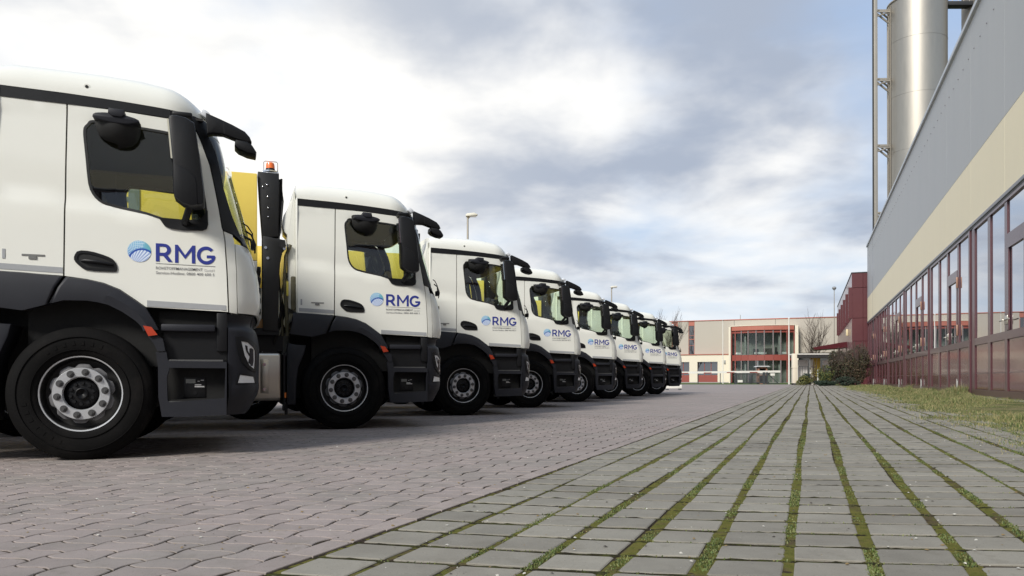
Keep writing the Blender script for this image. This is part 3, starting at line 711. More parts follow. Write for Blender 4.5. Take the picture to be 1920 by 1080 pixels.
    # the folded loader arm with its beacon
    ma = MB().prism([(-1.055, 3.243), (-.80, 3.235), (-.80, 3.0), (-.81, 2.44), (-1.0, 2.42), (-1.035, 2.9)], 'y', .06, .36, bev=.012)
    ma.prism([(-.80, 3.20), (-.752, 3.20), (-.768, 2.93), (-.785, 2.44), (-.81, 2.44), (-.80, 2.90)], 'y', .20, .34)
    ma.prism([(-1.002, 2.44), (-.73, 2.40), (-.722, 2.33), (-.76, 2.26), (-.79, 2.1), (-.80, 1.95), (-.82, 1.25), (-1.0, 1.25)], 'y', .04, .38, bev=.012)
    ma.cyl((-.95, .055, 2.33), (-.95, .40, 2.33), .035, seg=16).cyl((-.76, .03, 2.33), (-.76, .40, 2.33), .04, seg=16)
    mast = ma.build('loader_arm', mat('black_crane_paint', (.006, .006, .006), .5), root)
    bl = MB()
    for t, z in ((-1.0, 3.05), (-.945, 3.08), (-.94, 2.93), (-.935, 2.79), (-.935, 2.68)): bl.sphere((t, .055, z), .011, seg=8)
    for t, z in ((-.965, 2.29), (-.74, 2.29), (-.94, 2.16)): bl.cyl((t, .045, z), (t, .03, z), .022, .018, 12)
    bl.build('pin_bolt', M_CHROME, mast)
    hz = MB()
    for k in range(4): y = .10 + .05 * k; hz.tube([(-.77 - .01 * k, y, 3.18), (-.755, y, 2.9), (-.79, y, 2.5), (-.84, y - .03, 2.3), (-.80, y, 1.9), (-.78 + .02 * k, y, 1.5), (-.86, y + .05, 1.1)], .014, 8)
    hz.build('hydraulic_hose', M_SEAL, root)
    bk = MB().cyl((-.90, .20, 3.27), (-.90, .20, 3.285), .10, .10, 20).box(-1.0, -.80, .12, .28, 3.243, 3.262, bev=.004)
    bk.tube([(-.98, .2, 3.28), (-.98, .2, 3.40), (-.965, .2, 3.415), (-.825, .2, 3.415), (-.81, .2, 3.40), (-.81, .2, 3.28)], .006, 6)
    bco = bk.build('beacon', M_CHROME, root)
    MB().lathe([(3.32, .056), (3.36, .054), (3.39, .048), (3.40, .03), (3.402, .0005)], 'z', (-.90, .20, 0), 24).build('beacon_dome', M_ORANGE, bco)
    MB().cyl((-.90, .20, 3.285), (-.90, .20, 3.322), .060, .056, 24).build('beacon_foot', M_BLACK, bco)
    # refuse body
    by = MB().box(-7.0, -1.065, .02, W - .02, 0, 1.083, bev=.01).build('body_upper', M_YEL, root); by.location.z = 2.122
    bg_ = MB().box(-7.0, -1.065, .02, W - .02, 1.33, 2.118, bev=.01)
    bg_.build('body_lower', M_BODYG, root)
    gs = mat('grey_print', (.16, .19, .20), .5)
    MB().box(-2.51, -2.39, .008, .0195, .04, .833).box(-2.70, -2.515, .008, .0195, .623, .678).box(-2.80, -2.705, .008, .0195, .04, .833).build('painted_band', gs, by)
    # wheels
    w1 = make_wheel(root, 0, .0)
    wf = dup(w1, root); wf.location = (0, W, .53); wf.rotation_euler = (0, 0, PI)
    for t in (-3.6, -4.95):
        a = dup(w1, root); a.location = (t, .02, .53); b = dup(w1, root); b.location = (t, W - .02, .53); b.rotation_euler = (0, 0, PI)
    MB().box(-.66, .50, .34, W - .34, .40, 1.30).build('wheel_house', M_DARK, root)
    return root

TR = [(-3.428, 6.192, 70.93), (-2.155, 10.027, 70.22), (-.85, 13.73, 70.17), (.407, 17.396, 71.08), (1.826, 21.75, 71.02), (3.152, 25.121, 70.8), (4.646, 28.783, 70.79), (6.024, 32.435, 70.79)]
TL = ['white cab-over truck nearest the camera, cut off by the left edge of the picture',
      'second white truck of the row, black loader arm and orange beacon behind its cab',
      'third white truck from the camera, cab right behind the one with the orange beacon',
      'fourth white truck from the camera, lower cab right of the third logo door',
      'fifth white truck from the camera, just left of the middle street lamp',
      'sixth white truck from the camera, third from the far end of the row',
      'seventh white truck from the camera, last but one at the far end of the row',
      'eighth and farthest white truck, its whole front end clear at the end of the row']
proto = make_truck()
trucks = [proto] + [dup(proto) for _ in TR[1:]]
for o in trucks[2:] + trucks[:1]:
    for ch in o.children:
        if ch.name.startswith('body_upper'): ch.scale.z = .63
for o, (x, y, ph), lb in zip(trucks, TR, TL):
    st_ = {2: 3, 4: -4, 5: 2.5, 6: -2}.get(trucks.index(o), 0)
    for ch in o.children:
        if ch.name.startswith('wheel') and ch.type == 'EMPTY' and abs(ch.location.x) < .1: ch.rotation_euler.z += R(st_)
    o.location = (x, y, 0); o.rotation_euler = (0, 0, R(90 - ph)); tag(o, lb, 'truck', 'trucks parked side by side')

# ================================================================== GROUND
TH = math.atan(553 / F_PX); TS = math.atan(560 / F_PX)
S_, C_ = math.sin(TS), math.cos(TS)
def NA(n, a): return (n * C_ + a * S_, -n * S_ + a * C_)         # paving coordinates -> world
def na_of(x, y): return (x * C_ - y * S_, x * S_ + y * C_)

def pave_mat(name, base, var, tone2, speck, joints=False):
    m = bpy.data.materials.new(name); m.use_nodes = True; t = NT(m.node_tree); b = m.node_tree.nodes['Principled BSDF']
    g = t.n('ShaderNodeNewGeometry'); oi = t.n('ShaderNodeObjectInfo'); p = g.outputs['Position']
    big = t.noise(p, .5, 5, .6); mid = t.noise(p, 6, 4, .6); fine = t.noise(p, 260, 3, .7)
    rnd = t.m('SUBTRACT', g.outputs['Random Per Island'], .5); rn2 = t.m('SUBTRACT', oi.outputs['Random'], .5)
    k = total_t(t, [1.0, t.m('MULTIPLY', t.m('SUBTRACT', big, .5), .35), t.m('MULTIPLY', t.m('SUBTRACT', mid, .5), .35), t.m('MULTIPLY', t.m('SUBTRACT', fine, .5), .55), t.m('MULTIPLY', t.m('ADD', rnd, rn2), var)])
    c = t.mix(t.ss(t.noise(p, 1.3, 4, .6), .4, .65), base, tone2)
    c = t.vm('SCALE', c, scale=k)
    sp = t.m('MULTIPLY', t.ss(t.noise(p, 38, 5, .75), .63, .72), t.ss(t.noise(p, 2.2, 3, .6), .46, .60))
    c = t.mix(t.m('MULTIPLY', sp, .6), c, speck)
    pit = t.ss(t.noise(p, 120, 2, .5), .66, .72); c = t.mix(t.m('MULTIPLY', pit, .55), c, (.07, .062, .05))
    dirt = t.m('MULTIPLY', t.ss(t.noise(p, 9, 5, .7), .52, .68), .35); c = t.mix(dirt, c, (.15, .135, .105))
    oil = t.m('MULTIPLY', t.ss(t.noise(t.vm('MULTIPLY', p, (1, .8, 1)), .55, 6, .62, .6), .56, .74), .38); c = t.mix(oil, c, (.10, .088, .078))
    hgt = t.m('ADD', t.m('SUBTRACT', t.m('MULTIPLY', fine, .5), t.m('MULTIPLY', pit, .6)), t.m('MULTIPLY', mid, .3))
    if joints:
        sp3 = t.n('ShaderNodeSeparateXYZ'); t.put(sp3.inputs[0], p)
        n_ = t.m('SUBTRACT', t.m('MULTIPLY', sp3.outputs[0], C_), t.m('MULTIPLY', sp3.outputs[1], S_)); a_ = t.m('ADD', t.m('MULTIPLY', sp3.outputs[0], S_), t.m('MULTIPLY', sp3.outputs[1], C_))
        wob = t.m('MULTIPLY', t.m('SINE', t.m('MULTIPLY', a_, PI / .14)), .014)
        f = t.m('ABSOLUTE', t.m('SUBTRACT', t.m('FRACT', t.m('DIVIDE', t.m('ADD', t.m('ADD', n_, wob), 1.785), .197)), .5))
        ln = t.m('MULTIPLY', t.ss(f, .455, .475), t.ss(t.noise(p, 3.5, 3, .6), .38, .6))
        c = t.mix(t.m('MULTIPLY', ln, .55), c, (.06, .045, .035))
    t.put(b.inputs['Base Color'], c); b.inputs['Roughness'].default_value = .82; b.inputs['Specular IOR Level'].default_value = .35
    bn = t.n('ShaderNodeBump'); bn.inputs['Strength'].default_value = .35; bn.inputs['Distance'].default_value = .004; t.put(bn.inputs['Height'], hgt); t.nt.links.new(bn.outputs[0], b.inputs['Normal'])
    return m
def total_t(t, xs):
    a = xs[0]
    for x in xs[1:]: a = t.m('ADD', a, x)
    return a
M_PAV = pave_mat('red_grey_paver', (.274, .232, .215), .16, (.242, .214, .195), (.62, .60, .55))
M_PAVF = pave_mat('red_grey_paver_far', (.274, .232, .215), .0, (.242, .214, .195), (.45, .42, .40), joints=True)
M_BRD = pave_mat('red_edging', (.278, .236, .216), .18, (.255, .218, .200), (.6, .58, .52))
M_SLAB = pave_mat('grey_concrete_slab', (.222, .208, .174), .30, (.195, .18, .15), (.66, .64, .58))
def soil_mat(name, c1, c2, c3, s=14):
    m = bpy.data.materials.new(name); m.use_nodes = True; t = NT(m.node_tree); b = m.node_tree.nodes['Principled BSDF']
    p = t.n('ShaderNodeNewGeometry').outputs['Position']
    c = t.mix(t.ss(t.noise(p, s, 5, .65), .42, .58), c1, c2); c = t.mix(t.ss(t.noise(p, s * .25, 4, .6), .5, .66), c, c3)
    c = t.vm('SCALE', c, scale=t.m('ADD', .55, t.m('MULTIPLY', t.noise(p, s * 14, 3, .7), .9)))
    t.put(b.inputs['Base Color'], c); b.inputs['Roughness'].default_value = .95; b.inputs['Specular IOR Level'].default_value = .1
    bn = t.n('ShaderNodeBump'); bn.inputs['Strength'].default_value = .8; bn.inputs['Distance'].default_value = .01; t.put(bn.inputs['Height'], t.noise(p, s * 9, 4, .7)); t.nt.links.new(bn.outputs[0], b.inputs['Normal'])
    return m
M_MOSS = soil_mat('moss', (.105, .108, .024), (.135, .125, .032), (.085, .066, .036))
M_JOINT = soil_mat('joint_dirt', (.050, .036, .026), (.038, .028, .020), (.042, .038, .020), 30)
M_GSOIL = soil_mat('grass_soil', (.115, .11, .045), (.18, .155, .08), (.075, .09, .03), 3)
M_FGR = soil_mat('far_lawn', (.07, .11, .03), (.08, .12, .035), (.09, .10, .04), 2)

def sheet(name, pts, z, m, kind='structure'):
    o = mesh(name, [(x, y, z) for x, y in pts], [tuple(range(len(pts)))], m, None, 0); tag(o, kind=kind); return o
ground = sheet('ground', [(-900, -400), (900, -400), (900, 1400), (-900, 1400)], -.06, M_FGR)
# red yard: base with dirt joints near by, a paved sheet beyond
NB = -1.785                       # outer edge of the red edging course
AFAR = 93.0
yard = sheet('paved_yard', [NA(-60, -30), NA(NB + .02, -30), NA(NB + .02, AFAR), NA(-60, AFAR)], -.0045, M_JOINT)
A_CUT = 13.4
far_yard = sheet('paved_yard_far', [NA(-60, A_CUT), NA(NB - .006, A_CUT), NA(NB - .006, AFAR), NA(-60, AFAR)], 0.0, M_PAVF)
sheet('paved_yard_side', [NA(-60, -30), NA(-17.0, -30), NA(-17.0, A_CUT), NA(-60, A_CUT)], 0.0, M_PAVF)
road_far = sheet('gate_road', [NA(NB + .02, 84.6), NA(30, 84.6), NA(30, AFAR), NA(NB + .02, AFAR)], -.001, M_PAVF)

PW, PL, GAP = .197, .140, .011
def lw(i, a): return i * PW + .014 * math.sin(2 * PI * a / (2 * PL) + (PI if i % 2 else 0)) 
def paver_poly(i, j, nseg=5):
    """outline in (n,a) of column i (to the left of NB), row j"""
    off = .5 * (i % 2); a0 = (j + off) * PL; a1 = a0 + PL; pts = []
    cr = lambda u: .013 * math.sin(2 * PI * u)
    Lf = lambda a: lw(i + 1, a) - GAP / 2 if True else 0
    Rt = lambda a: lw(i, a) + GAP / 2
    for k in range(nseg): u = k / nseg; a = a0 + GAP / 2; nn = Rt(a0) + (Lf(a0) - Rt(a0)) * u; pts.append((nn, a + cr(u)))
    for k in range(nseg): v = k / nseg; a = a0 + (a1 - a0) * v; pts.append((Lf(a), a0 + GAP / 2 + (a1 - a0 - GAP) * v))
    for k in range(nseg): u = 1 - k / nseg; nn = Rt(a1) + (Lf(a1) - Rt(a1)) * u; pts.append((nn, a1 - GAP / 2 + cr(u)))
    for k in range(nseg): v = 1 - k / nseg; a = a0 + (a1 - a0) * v; pts.append((Rt(a), a0 + GAP / 2 + (a1 - a0 - GAP) * v))
    return [(NB - .006 - p, q) for p, q in pts]
def visible(n, a, marg=1.06):
    x, y = NA(n, a)
    if y < .4: return False
    return abs(x / y) < .6575 * marg and y > 2.3
cand = []
for i in range(0, 76):
    for j in range(-30, int(A_CUT / PL) + 1):
        n = NB - (i + .5) * PW; a = (j + .5) * PL
        if a > A_CUT + .1: continue
        cand.append((math.hypot(*NA(n, a)) if visible(n, a) else 1e3 + math.hypot(n, a), i, j))
cand.sort()
cache = {}
def slab_mesh(name, poly, h=.012, ch=.0025, m=None):
    cx = sum(p[0] for p in poly) / len(poly); cy = sum(p[1] for p in poly) / len(poly)
    inner = [(cx + (x - cx) * (1 - ch / .07), cy + (y - cy) * (1 - ch / .07)) for x, y in poly]; n = len(poly)
    V = [(*NA(x, y), 0.0) for x, y in inner] + [(*NA(x, y), -ch) for x, y in poly] + [(*NA(x, y), -h) for x, y in poly]
    o = NA(cx, cy); V = [(x - o[0], y - o[1], z) for x, y, z in V]
    A = 0
    for k in range(n): A += V[k][0] * V[(k + 1) % n][1] - V[(k + 1) % n][0] * V[k][1]
    F = [tuple(range(n))] + [(k, k + n, (k + 1) % n + n, (k + 1) % n) for k in range(n)] + [(k + n, k + 2 * n, (k + 1) % n + 2 * n, (k + 1) % n + n) for k in range(n)]
    if A < 0: F = [f[::-1] for f in F]
    return V, F, o
for dd, i, j in cand[:300]:
    V, F, o = slab_mesh('paver', paver_poly(i, j)); key = (i % 2, j % 2)
    if key not in cache:
        me = bpy.data.meshes.new('paver'); me.from_pydata(V, [], F); me.materials.append(M_PAV); me.update(); cache[key] = me
    ob = bpy.data.objects.new('paver', cache[key]); col.objects.link(ob); ob.parent = yard
    ob.location = (o[0], o[1], .0 + random.uniform(-.0012, .0012)); ob.rotation_euler = (random.gauss(0, .004), random.gauss(0, .004), random.gauss(0, .004))
VV, FF, b = [], [], 0
for dd, i, j in cand[300:]:
    if dd > 1e3 + 40: continue
    far = dd > 7
    V, F, o = slab_mesh('paver', paver_poly(i, j, 4 if not far else 3)); zj = random.uniform(-.001, .001); tx, ty = random.gauss(0, .004), random.gauss(0, .004)
    VV += [(x + o[0], y + o[1], z + zj + x * tx + y * ty) for x, y, z in V]; FF += [tuple(k + b for k in f) for f in (F if not far else F[:len(F) - (len(F) - 1) // 2])]; b += len(V)
pv = mesh('paver_field', VV, FF, M_PAV, yard, 0); tag(pv, kind='stuff')

# red edging bricks along the border
EB = .262; k = 0; VV, FF, b = [], [], 0; ebm = None
for j in range(-4, int(AFAR / EB)):
    a0 = j * EB; poly = [(NB + .004, a0 + .004), (NB + .112, a0 + .004), (NB + .112, a0 + EB - .004), (NB + .004, a0 + EB - .004)]
    V, F, o = slab_mesh('b', poly)
    if 2.0 < a0 < 50:
        if ebm is None: ebm = bpy.data.meshes.new('edging_brick'); ebm.from_pydata(V, [], F); ebm.materials.append(M_BRD); ebm.update()
        ob = bpy.data.objects.new('edging_brick', ebm); col.objects.link(ob); ob.parent = yard; ob.location = (o[0], o[1], .002 + random.uniform(-.001, .0015)); ob.rotation_euler = (random.gauss(0, .004), random.gauss(0, .004), random.gauss(0, .006))
    else:
        VV += [(x + o[0], y + o[1], z + .001) for x, y, z in V]; FF += [tuple(q + b for q in f) for f in F]; b += len(V)
tag(mesh('edging_course', VV, FF, M_BRD, yard, 0), kind='stuff')

# grey slab field with moss joints
JN = [-1.672, -1.405, -1.135, -.878, -.622, -.357, -.078, .207, .512]
while JN[-1] < 4.4: JN.append(JN[-1] + .286 + random.uniform(-.006, .006))
JWD = [.046, .032, .034, .040, .045, .049, .050, .050, .050] + [.043] * 30
SL = .263
slabs_root = sheet('grass_paving', [NA(NB + .10, -30), NA(5.6, -30), NA(5.6, 84.6), NA(NB + .10, 84.6)], -.006, M_JOINT)
def rshift(n): return .10 * (n + 1.67) + .040 * (n + 1.67) ** 2
def wav(k, a): return .010 * math.sin(a * .55 + k * 1.3) + .006 * math.sin(a * 1.7 + k * 2.1)
cand = []
for c in range(len(JN) - 1):
    for j in range(-12, int(84.6 / SL)):
        n = (JN[c] + JN[c + 1]) / 2; a = j * SL + rshift(n)
        if a > 84.4: continue
        cand.append((math.hypot(*NA(n, a)) if visible(n, a) else 1e3 + math.hypot(n, a), c, j))
cand.sort()
VV, FF, b = [], [], 0; kk = 0
for dd, c, j in cand:
    nm = (JN[c] + JN[c + 1]) / 2; am = j * SL; wv = wav(c, am)
    n0 = JN[c] + JWD[c] / 2 + wv; n1 = JN[c + 1] - JWD[c + 1] / 2 + wv; g = .0175 + random.uniform(0, .007)
    poly = [(n0, am + rshift(n0) + g), (n1, am + rshift(n1) + g), (n1, am + SL + rshift(n1) - g), (n0, am + SL + rshift(n0) - g)]
    jt = [(x + random.uniform(-.003, .003), y + random.uniform(-.0025, .0025)) for x, y in poly]
    # knocked-off corners
    pp = []
    for q in range(4):
        p0, p, p1 = jt[q - 1], jt[q], jt[(q + 1) % 4]; e = random.uniform(.004, .012)
        for o_ in (p0, p1):
            L = math.hypot(o_[0] - p[0], o_[1] - p[1]); pp.append((p[0] + (o_[0] - p[0]) * e / L, p[1] + (o_[1] - p[1]) * e / L))
    V, F, o = slab_mesh('s', pp if dd < 12 else jt, .02, .003)
    tx, ty, zj = random.gauss(0, .005), random.gauss(0, .005), random.uniform(-.002, .002)
    if kk < 300:
        me = bpy.data.meshes.new('concrete_slab'); me.from_pydata(V, [], F); me.materials.append(M_SLAB); me.update()
        ob = bpy.data.objects.new('concrete_slab', me); col.objects.link(ob); ob.parent = slabs_root; ob.location = (o[0], o[1], zj); ob.rotation_euler = (ty, -tx, 0)
    else:
        VV += [(x + o[0], y + o[1], z + zj + x * tx + y * ty) for x, y, z in V]; FF += [tuple(q + b for q in f) for f in F]; b += len(V)
    kk += 1
tag(mesh('concrete_slab_field', VV, FF, M_SLAB, slabs_root, 0), kind='stuff')

# moss in the joints: relief strips near by, flatter beyond
Vm, Fm = [], []; b = 0
def strip(pfun, a0, a1, da, width, hmax, seg):
    global b
    n = int((a1 - a0) / da); 
    for i in range(n + 1):
        a = a0 + (a1 - a0) * i / n
        for s in range(seg + 1):
            u = s / seg - .5; nn, aa = pfun(a, u * width); x, y = NA(nn, aa)
            hh = noise.noise(Vector((x * 28, y * 28, 0))) * .5 + noise.noise(Vector((x * 90, y * 90, 5))) * .35
            Vm.append((x, y, -.0065 + hmax * (hh + .25) * (1 - (2 * u) ** 4 * .6)))
    for i in range(n):
        for s in range(seg): q = b + i * (seg + 1) + s; Fm.append((q, q + 1, q + seg + 2, q + seg + 1))
    b += (n + 1) * (seg + 1)
for c in range(len(JN)):
    amt = .35 if c < 2 else 1.0
    f = lambda a, u, c=c: (JN[c] + wav(c, a) + u, a)
    strip(f, 2.0, 8.0, .014, JWD[c] + .030, .010 * amt, 6)
    strip(f, 8.0, 30.0, .10, JWD[c] + .025, .008 * amt, 2)
    strip(f, 30.0, 84.0, .6, JWD[c], .004 * amt, 1)
tag(tri_mesh('moss', Vm, Fm, M_MOSS, None, 60), 'olive green moss filling the long joints between the grey concrete slabs', 'moss', kind='stuff')
Vm, Fm = [], []; b = 0
M_MOSSD = soil_mat('joint_moss', (.026, .022, .012), (.058, .060, .018), (.020, .016, .010), 22)
for j in range(8, 110):                       # cross joints
    for c in range(len(JN) - 1):
        n0, n1 = JN[c], JN[c + 1]; 
        if not visible((n0 + n1) / 2, j * SL): continue
        if j < 30: strip(lambda a, u, j=j: (a, j * SL + rshift(a) + u), n0, n1, .03, .044, .013, 3)
        else: strip(lambda a, u, j=j: (a, j * SL + rshift(a) + u), n0, n1, .06, .046, .015, 2)
tag(tri_mesh('moss', Vm, Fm, M_MOSSD, None, 60), 'dark earthy moss in the narrow cross joints of the grey concrete slabs', 'moss', kind='stuff')

# little leaves and blades in the moss, grass along the hall
def blades(name, pts, hts, wid, mats, lean=.5, label=None, cat=None, bend=False):
    n = len(pts); P0 = np.array(pts); ang = np.random.uniform(0, 2 * PI, n); l_ = np.random.uniform(.1, 1, n) * lean
    la = np.random.uniform(0, 2 * PI, n); h = np.asarray(hts)
    wv = np.c_[np.cos(ang), np.sin(ang), np.zeros(n)] * (np.asarray(wid) / 2)[:, None] if hasattr(wid, '__len__') else np.c_[np.cos(ang), np.sin(ang), np.zeros(n)] * wid / 2
    dirv = np.c_[np.cos(la) * l_, np.sin(la) * l_, np.ones(n)]; dirv /= np.linalg.norm(dirv, axis=1)[:, None]
    tip = P0 + dirv * h[:, None]
    mid = P0 + dirv * (h * .55)[:, None] + np.c_[np.zeros(n), np.zeros(n), h * .08]
    V = np.stack([P0 - wv, P0 + wv, mid + wv * .8, mid - wv * .8, tip], 1).reshape(-1, 3); base = np.arange(n)[:, None] * 5
    F = np.concatenate([base + [0, 1, 2], base + [0, 2, 3], base + [3, 2, 4]], 1).reshape(-1, 3)
    mi = np.repeat(np.random.choice(len(mats), n), 3)
    o = tri_mesh(name, V, F, None, None, 0, mi, mats); 
    if label: tag(o, label, cat, kind='stuff')
    return o
G1 = mat('blade_green', (.095, .140, .030), .7, var=.3, vscale=2, coords='pos'); G2 = mat('blade_olive', (.15, .165, .055), .7, var=.3, vscale=2, coords='pos'); G3 = mat('blade_straw', (.30, .255, .12), .8, var=.2, vscale=2, coords='pos'); G4 = mat('blade_dark', (.05, .08, .022), .7, var=.3, vscale=3, coords='pos')
pts, hts = [], []
for c in range(2, len(JN)):
    for _ in range(5200):
        a = 2.2 + 9 * random.random() ** 1.6; x, y = NA(JN[c] + wav(c, a) + random.uniform(-.5, .5) * JWD[c] * .95, a)
        if abs(x / max(y, .1)) > .68: continue
        dns = noise.noise(Vector((x * 3.1, y * 3.1, 9)))
        if dns < -.05 + .25 * random.random(): continue
        pts.append((x, y, -.006)); hts.append(random.uniform(.005, .011) * (1 + max(0, dns) * 1.2))
for _ in range(7000):
    j = int(8 + 30 * random.random() ** 1.5); n = random.uniform(-1.5, 3.0); x, y = NA(n, j * SL + rshift(n) + random.uniform(-.008, .008))
    if abs(x / y) > .68 or noise.noise(Vector((x * 4, y * 4, 2))) < .0: continue
    pts.append((x, y, -.006)); hts.append(random.uniform(.006, .014))
blades('joint_weeds', pts, hts, .006, [G1, G2, G2, G4], 1.3, 'tiny green weeds and leaves sprouting from the mossy slab joints', 'weeds')

def grass_edge(a): return 2.25 + .33 * math.sin(a * .35 + 1) * .6 + .12 * math.sin(a * 1.3) + (.35 if a > 24 else 0) + max(0, (a - 20)) * .003
pts, hts, wd = [], [], []
tgt = 210000
while len(pts) < tgt:
    a = 5.5 + (86 - 5.5) * random.random() ** 1.9; n = random.uniform(1.3, 5.45); x, y = NA(n, a)
    if y < 1 or abs(x / y) > .70: continue
    cl = noise.noise(Vector((x * 1.1, y * 1.1, 3))); cl2 = noise.noise(Vector((x * .45, y * .45, 7)))
    e = grass_edge(a) + cl * .5
    if n < e and random.random() > max(0, .10 + (cl + .1)) * (1 - (e - n) * 1.2): continue
    pr = .55 + cl + (.4 if n > e + .8 else 0)
    if random.random() > pr: continue
    h = random.uniform(.015, .042) * (1 + max(0, cl2) * 3.5) * (1 + max(0, cl) * 1.2)
    if n > 3.2 and a > 24: h *= 1.5
    if n > 3.0 and 26 < a < 60 : h *= 1.5
    pts.append((x, y, -.012)); hts.append(h); wd.append(.004 + .00035 * y)
blades('grass', pts, hts, wd, [G3, G2, G1, G2, G4, G3], 1.1, 'straw coloured and green grass spreading over the slabs beside the hall', 'grass')
# low earth bank under the grass, rising a little towards the hall
V, F = [], []; aa = np.linspace(4, 84.6, 240); nn = np.linspace(0, 1, 24)
for a in aa:
    e = grass_edge(a)
    for u in nn:
        n = e - .1 + (5.49 - e + .1) * u; x, y = NA(n, a); q = noise.noise(Vector((x * 1.1, y * 1.1, 3)))
        V.append((x, y, -.035 + .045 * min(1, u * 3.5) + q * .02 + .02 * u + noise.noise(Vector((x * 6, y * 6, 1))) * .008))
k = len(nn)
for i in range(len(aa) - 1):
    for s in range(k - 1): F.append((i * k + s, i * k + s + 1, (i + 1) * k + s + 1, (i + 1) * k + s))
tag(tri_mesh('grass_verge', V, F, M_GSOIL, None, 60), kind='structure')
# crumbs and leaves lying about
pts = []
for _ in range(3200):
    a = 2.3 + 14 * random.random() ** 1.5; n = random.uniform(-6, 4); x, y = NA(n, a)
    if abs(x / y) < .68: pts.append((x, y, random.uniform(.0005, .002)))
CH = []
FFc = []
for i, (x, y, z) in enumerate(pts):
    s = random.choice([.002, .003, .004, .006, .009]); q = random.uniform(0, 6.28)
    for k in range(4): CH.append((x + s * math.cos(q + k * 1.57) * random.uniform(.6, 1.2), y + s * math.sin(q + k * 1.57), z + random.uniform(0, s * .5)))
    CH.append((x, y, z + s * .7)); FFc += [(i * 5 + k, i * 5 + (k + 1) % 4, i * 5 + 4) for k in range(4)]
M_CR = [mat('crumb_pale', (.5, .48, .42), .9), mat('crumb_leaf', (.22, .15, .06), .9), mat('crumb_dark', (.06, .05, .04), .9)]
tag(tri_mesh('grit', CH, FFc, None, None, 0, np.repeat(np.random.choice(3, len(pts)), 4), M_CR), 'pale grit and dry leaf crumbs scattered on the paving', 'grit', kind='stuff')

# ================================================================== THE HALL
M_MAR = mat('maroon_frame', (.088, .032, .038), .35, var=.08, vscale=2, coat=.2)
M_MARP = mat('maroon_panel', (.125, .022, .030), .16, var=.08, vscale=1.5, coat=.25, ior=1.42)
M_HG = mat('grey_cladding', (.42, .425, .425), .55, var=.03, vscale=.4, stretch=(1, 1, .15), stain=(.39, .40, .405), stain_f=.35)
M_HC = mat('cream_cladding', (.84, .74, .52), .6, var=.03, vscale=.5, stretch=(1, 1, .3))
M_TRIM = mat('grey_trim', (.22, .22, .23), .45, metal=.3); M_DTRIM = mat('dark_trim', (.03, .03, .03), .6)
M_HGL = mat('gate_glass', (.012, .013, .015), .015, var=0, ior=2.1, coat=0)
def clean_glass(name, ior):
    m = bpy.data.materials.new(name); m.use_nodes = True; t = NT(m.node_tree); t.nt.nodes.clear()
    df = t.n('ShaderNodeBsdfDiffuse'); df.inputs[0].default_value = (.03, .032, .035, 1)
    gl = t.n('ShaderNodeBsdfGlossy'); gl.inputs[0].default_value = (.97, .97, 1, 1); gl.inputs[1].default_value = 0
    fr = t.m('ADD', t.m('MULTIPLY', schlick(t, 1.8), .45), .50 if ior > 2 else .12)
    # faint waviness of the sheet
    p = t.n('ShaderNodeNewGeometry').outputs['Position']; bn = t.n('ShaderNodeBump'); bn.inputs['Strength'].default_value = .05; bn.inputs['Distance'].default_value = .01
    t.put(bn.inputs['Height'], t.noise(p, .8, 1, .5)); t.nt.links.new(bn.outputs[0], gl.inputs['Normal'])
    mx = t.n('ShaderNodeMixShader'); t.nt.links.new(fr, mx.inputs[0]); t.nt.links.new(df.outputs[0], mx.inputs[1]); t.nt.links.new(gl.outputs[0], mx.inputs[2])
    o = t.n('ShaderNodeOutputMaterial'); t.nt.links.new(mx.outputs[0], o.inputs[0]); return m
M_HGL = clean_glass('hall_gate_glass', 4.0); M_BGL = clean_glass('office_window_glass', 1.6)
hall = tag(empty('industrial_hall', (0, 0, 0), -TH), 'long industrial hall with grey and cream cladding above maroon glazed folding gates', 'building')
NW = 5.5; AE = 82.9; BAY = 10.2; NBAY = 14
A0 = AE - BAY * NBAY
MB().box(NW + .30, NW + 32, A0, AE, 0, 13.4).build('wall', mat('hall_core', (.05, .05, .05), .8), hall)
MB().box(NW - .02, NW + .29, A0 - .01, AE + .01, -.05, .06).build('base_kerb', mat('concrete_kerb', (.30, .29, .27), .9, bump=.2), hall)
MB().box(NW - .35, NW - .021, A0, AE, -.05, .035).build('apron_strip', mat('concrete_kerb', (.3, .29, .27)), hall)
pg = None; pc = None; wp = BAY / 2
for k in range(NBAY * 2):
    a1 = AE - k * wp; a0 = a1 - wp
    if pg is None:
        pg = MB().box(0, .29, .004, wp - .004, 8.42, 13.38, bev=.004, seg=1).build('cladding_panel', M_HG, hall); pc = MB().box(0, .29, .004, wp - .004, 6.12, 8.412, bev=.004, seg=1).build('cladding_panel', M_HC, hall)
    else: pg = dup(pg, hall); pc = dup(pc, hall)
    pg.location = (NW, a0, 0); pc.location = (NW, a0, 0)
MB().box(NW - .10, NW + .6, A0 - .1, AE + .1, 13.39, 13.56, bev=.01).build('roof_edge_flashing', mat('pale_flashing', (.50, .52, .54), .4, metal=.4), hall)
MB().box(NW - .055, NW + .2, A0, AE, 6.00, 6.115, bev=.01).build('lintel_trim', M_TRIM, hall)
MB().box(NW - .03, NW + .2, A0, AE, 5.92, 5.995).build('lintel_shadow_gap', M_DTRIM, hall)
rv = MB()
for k in range(60): rv.sphere((NW - .004, 20 + k * 1.02, 12.2), .03, seg=6)
rv.build('rivet_row', M_TRIM, hall)
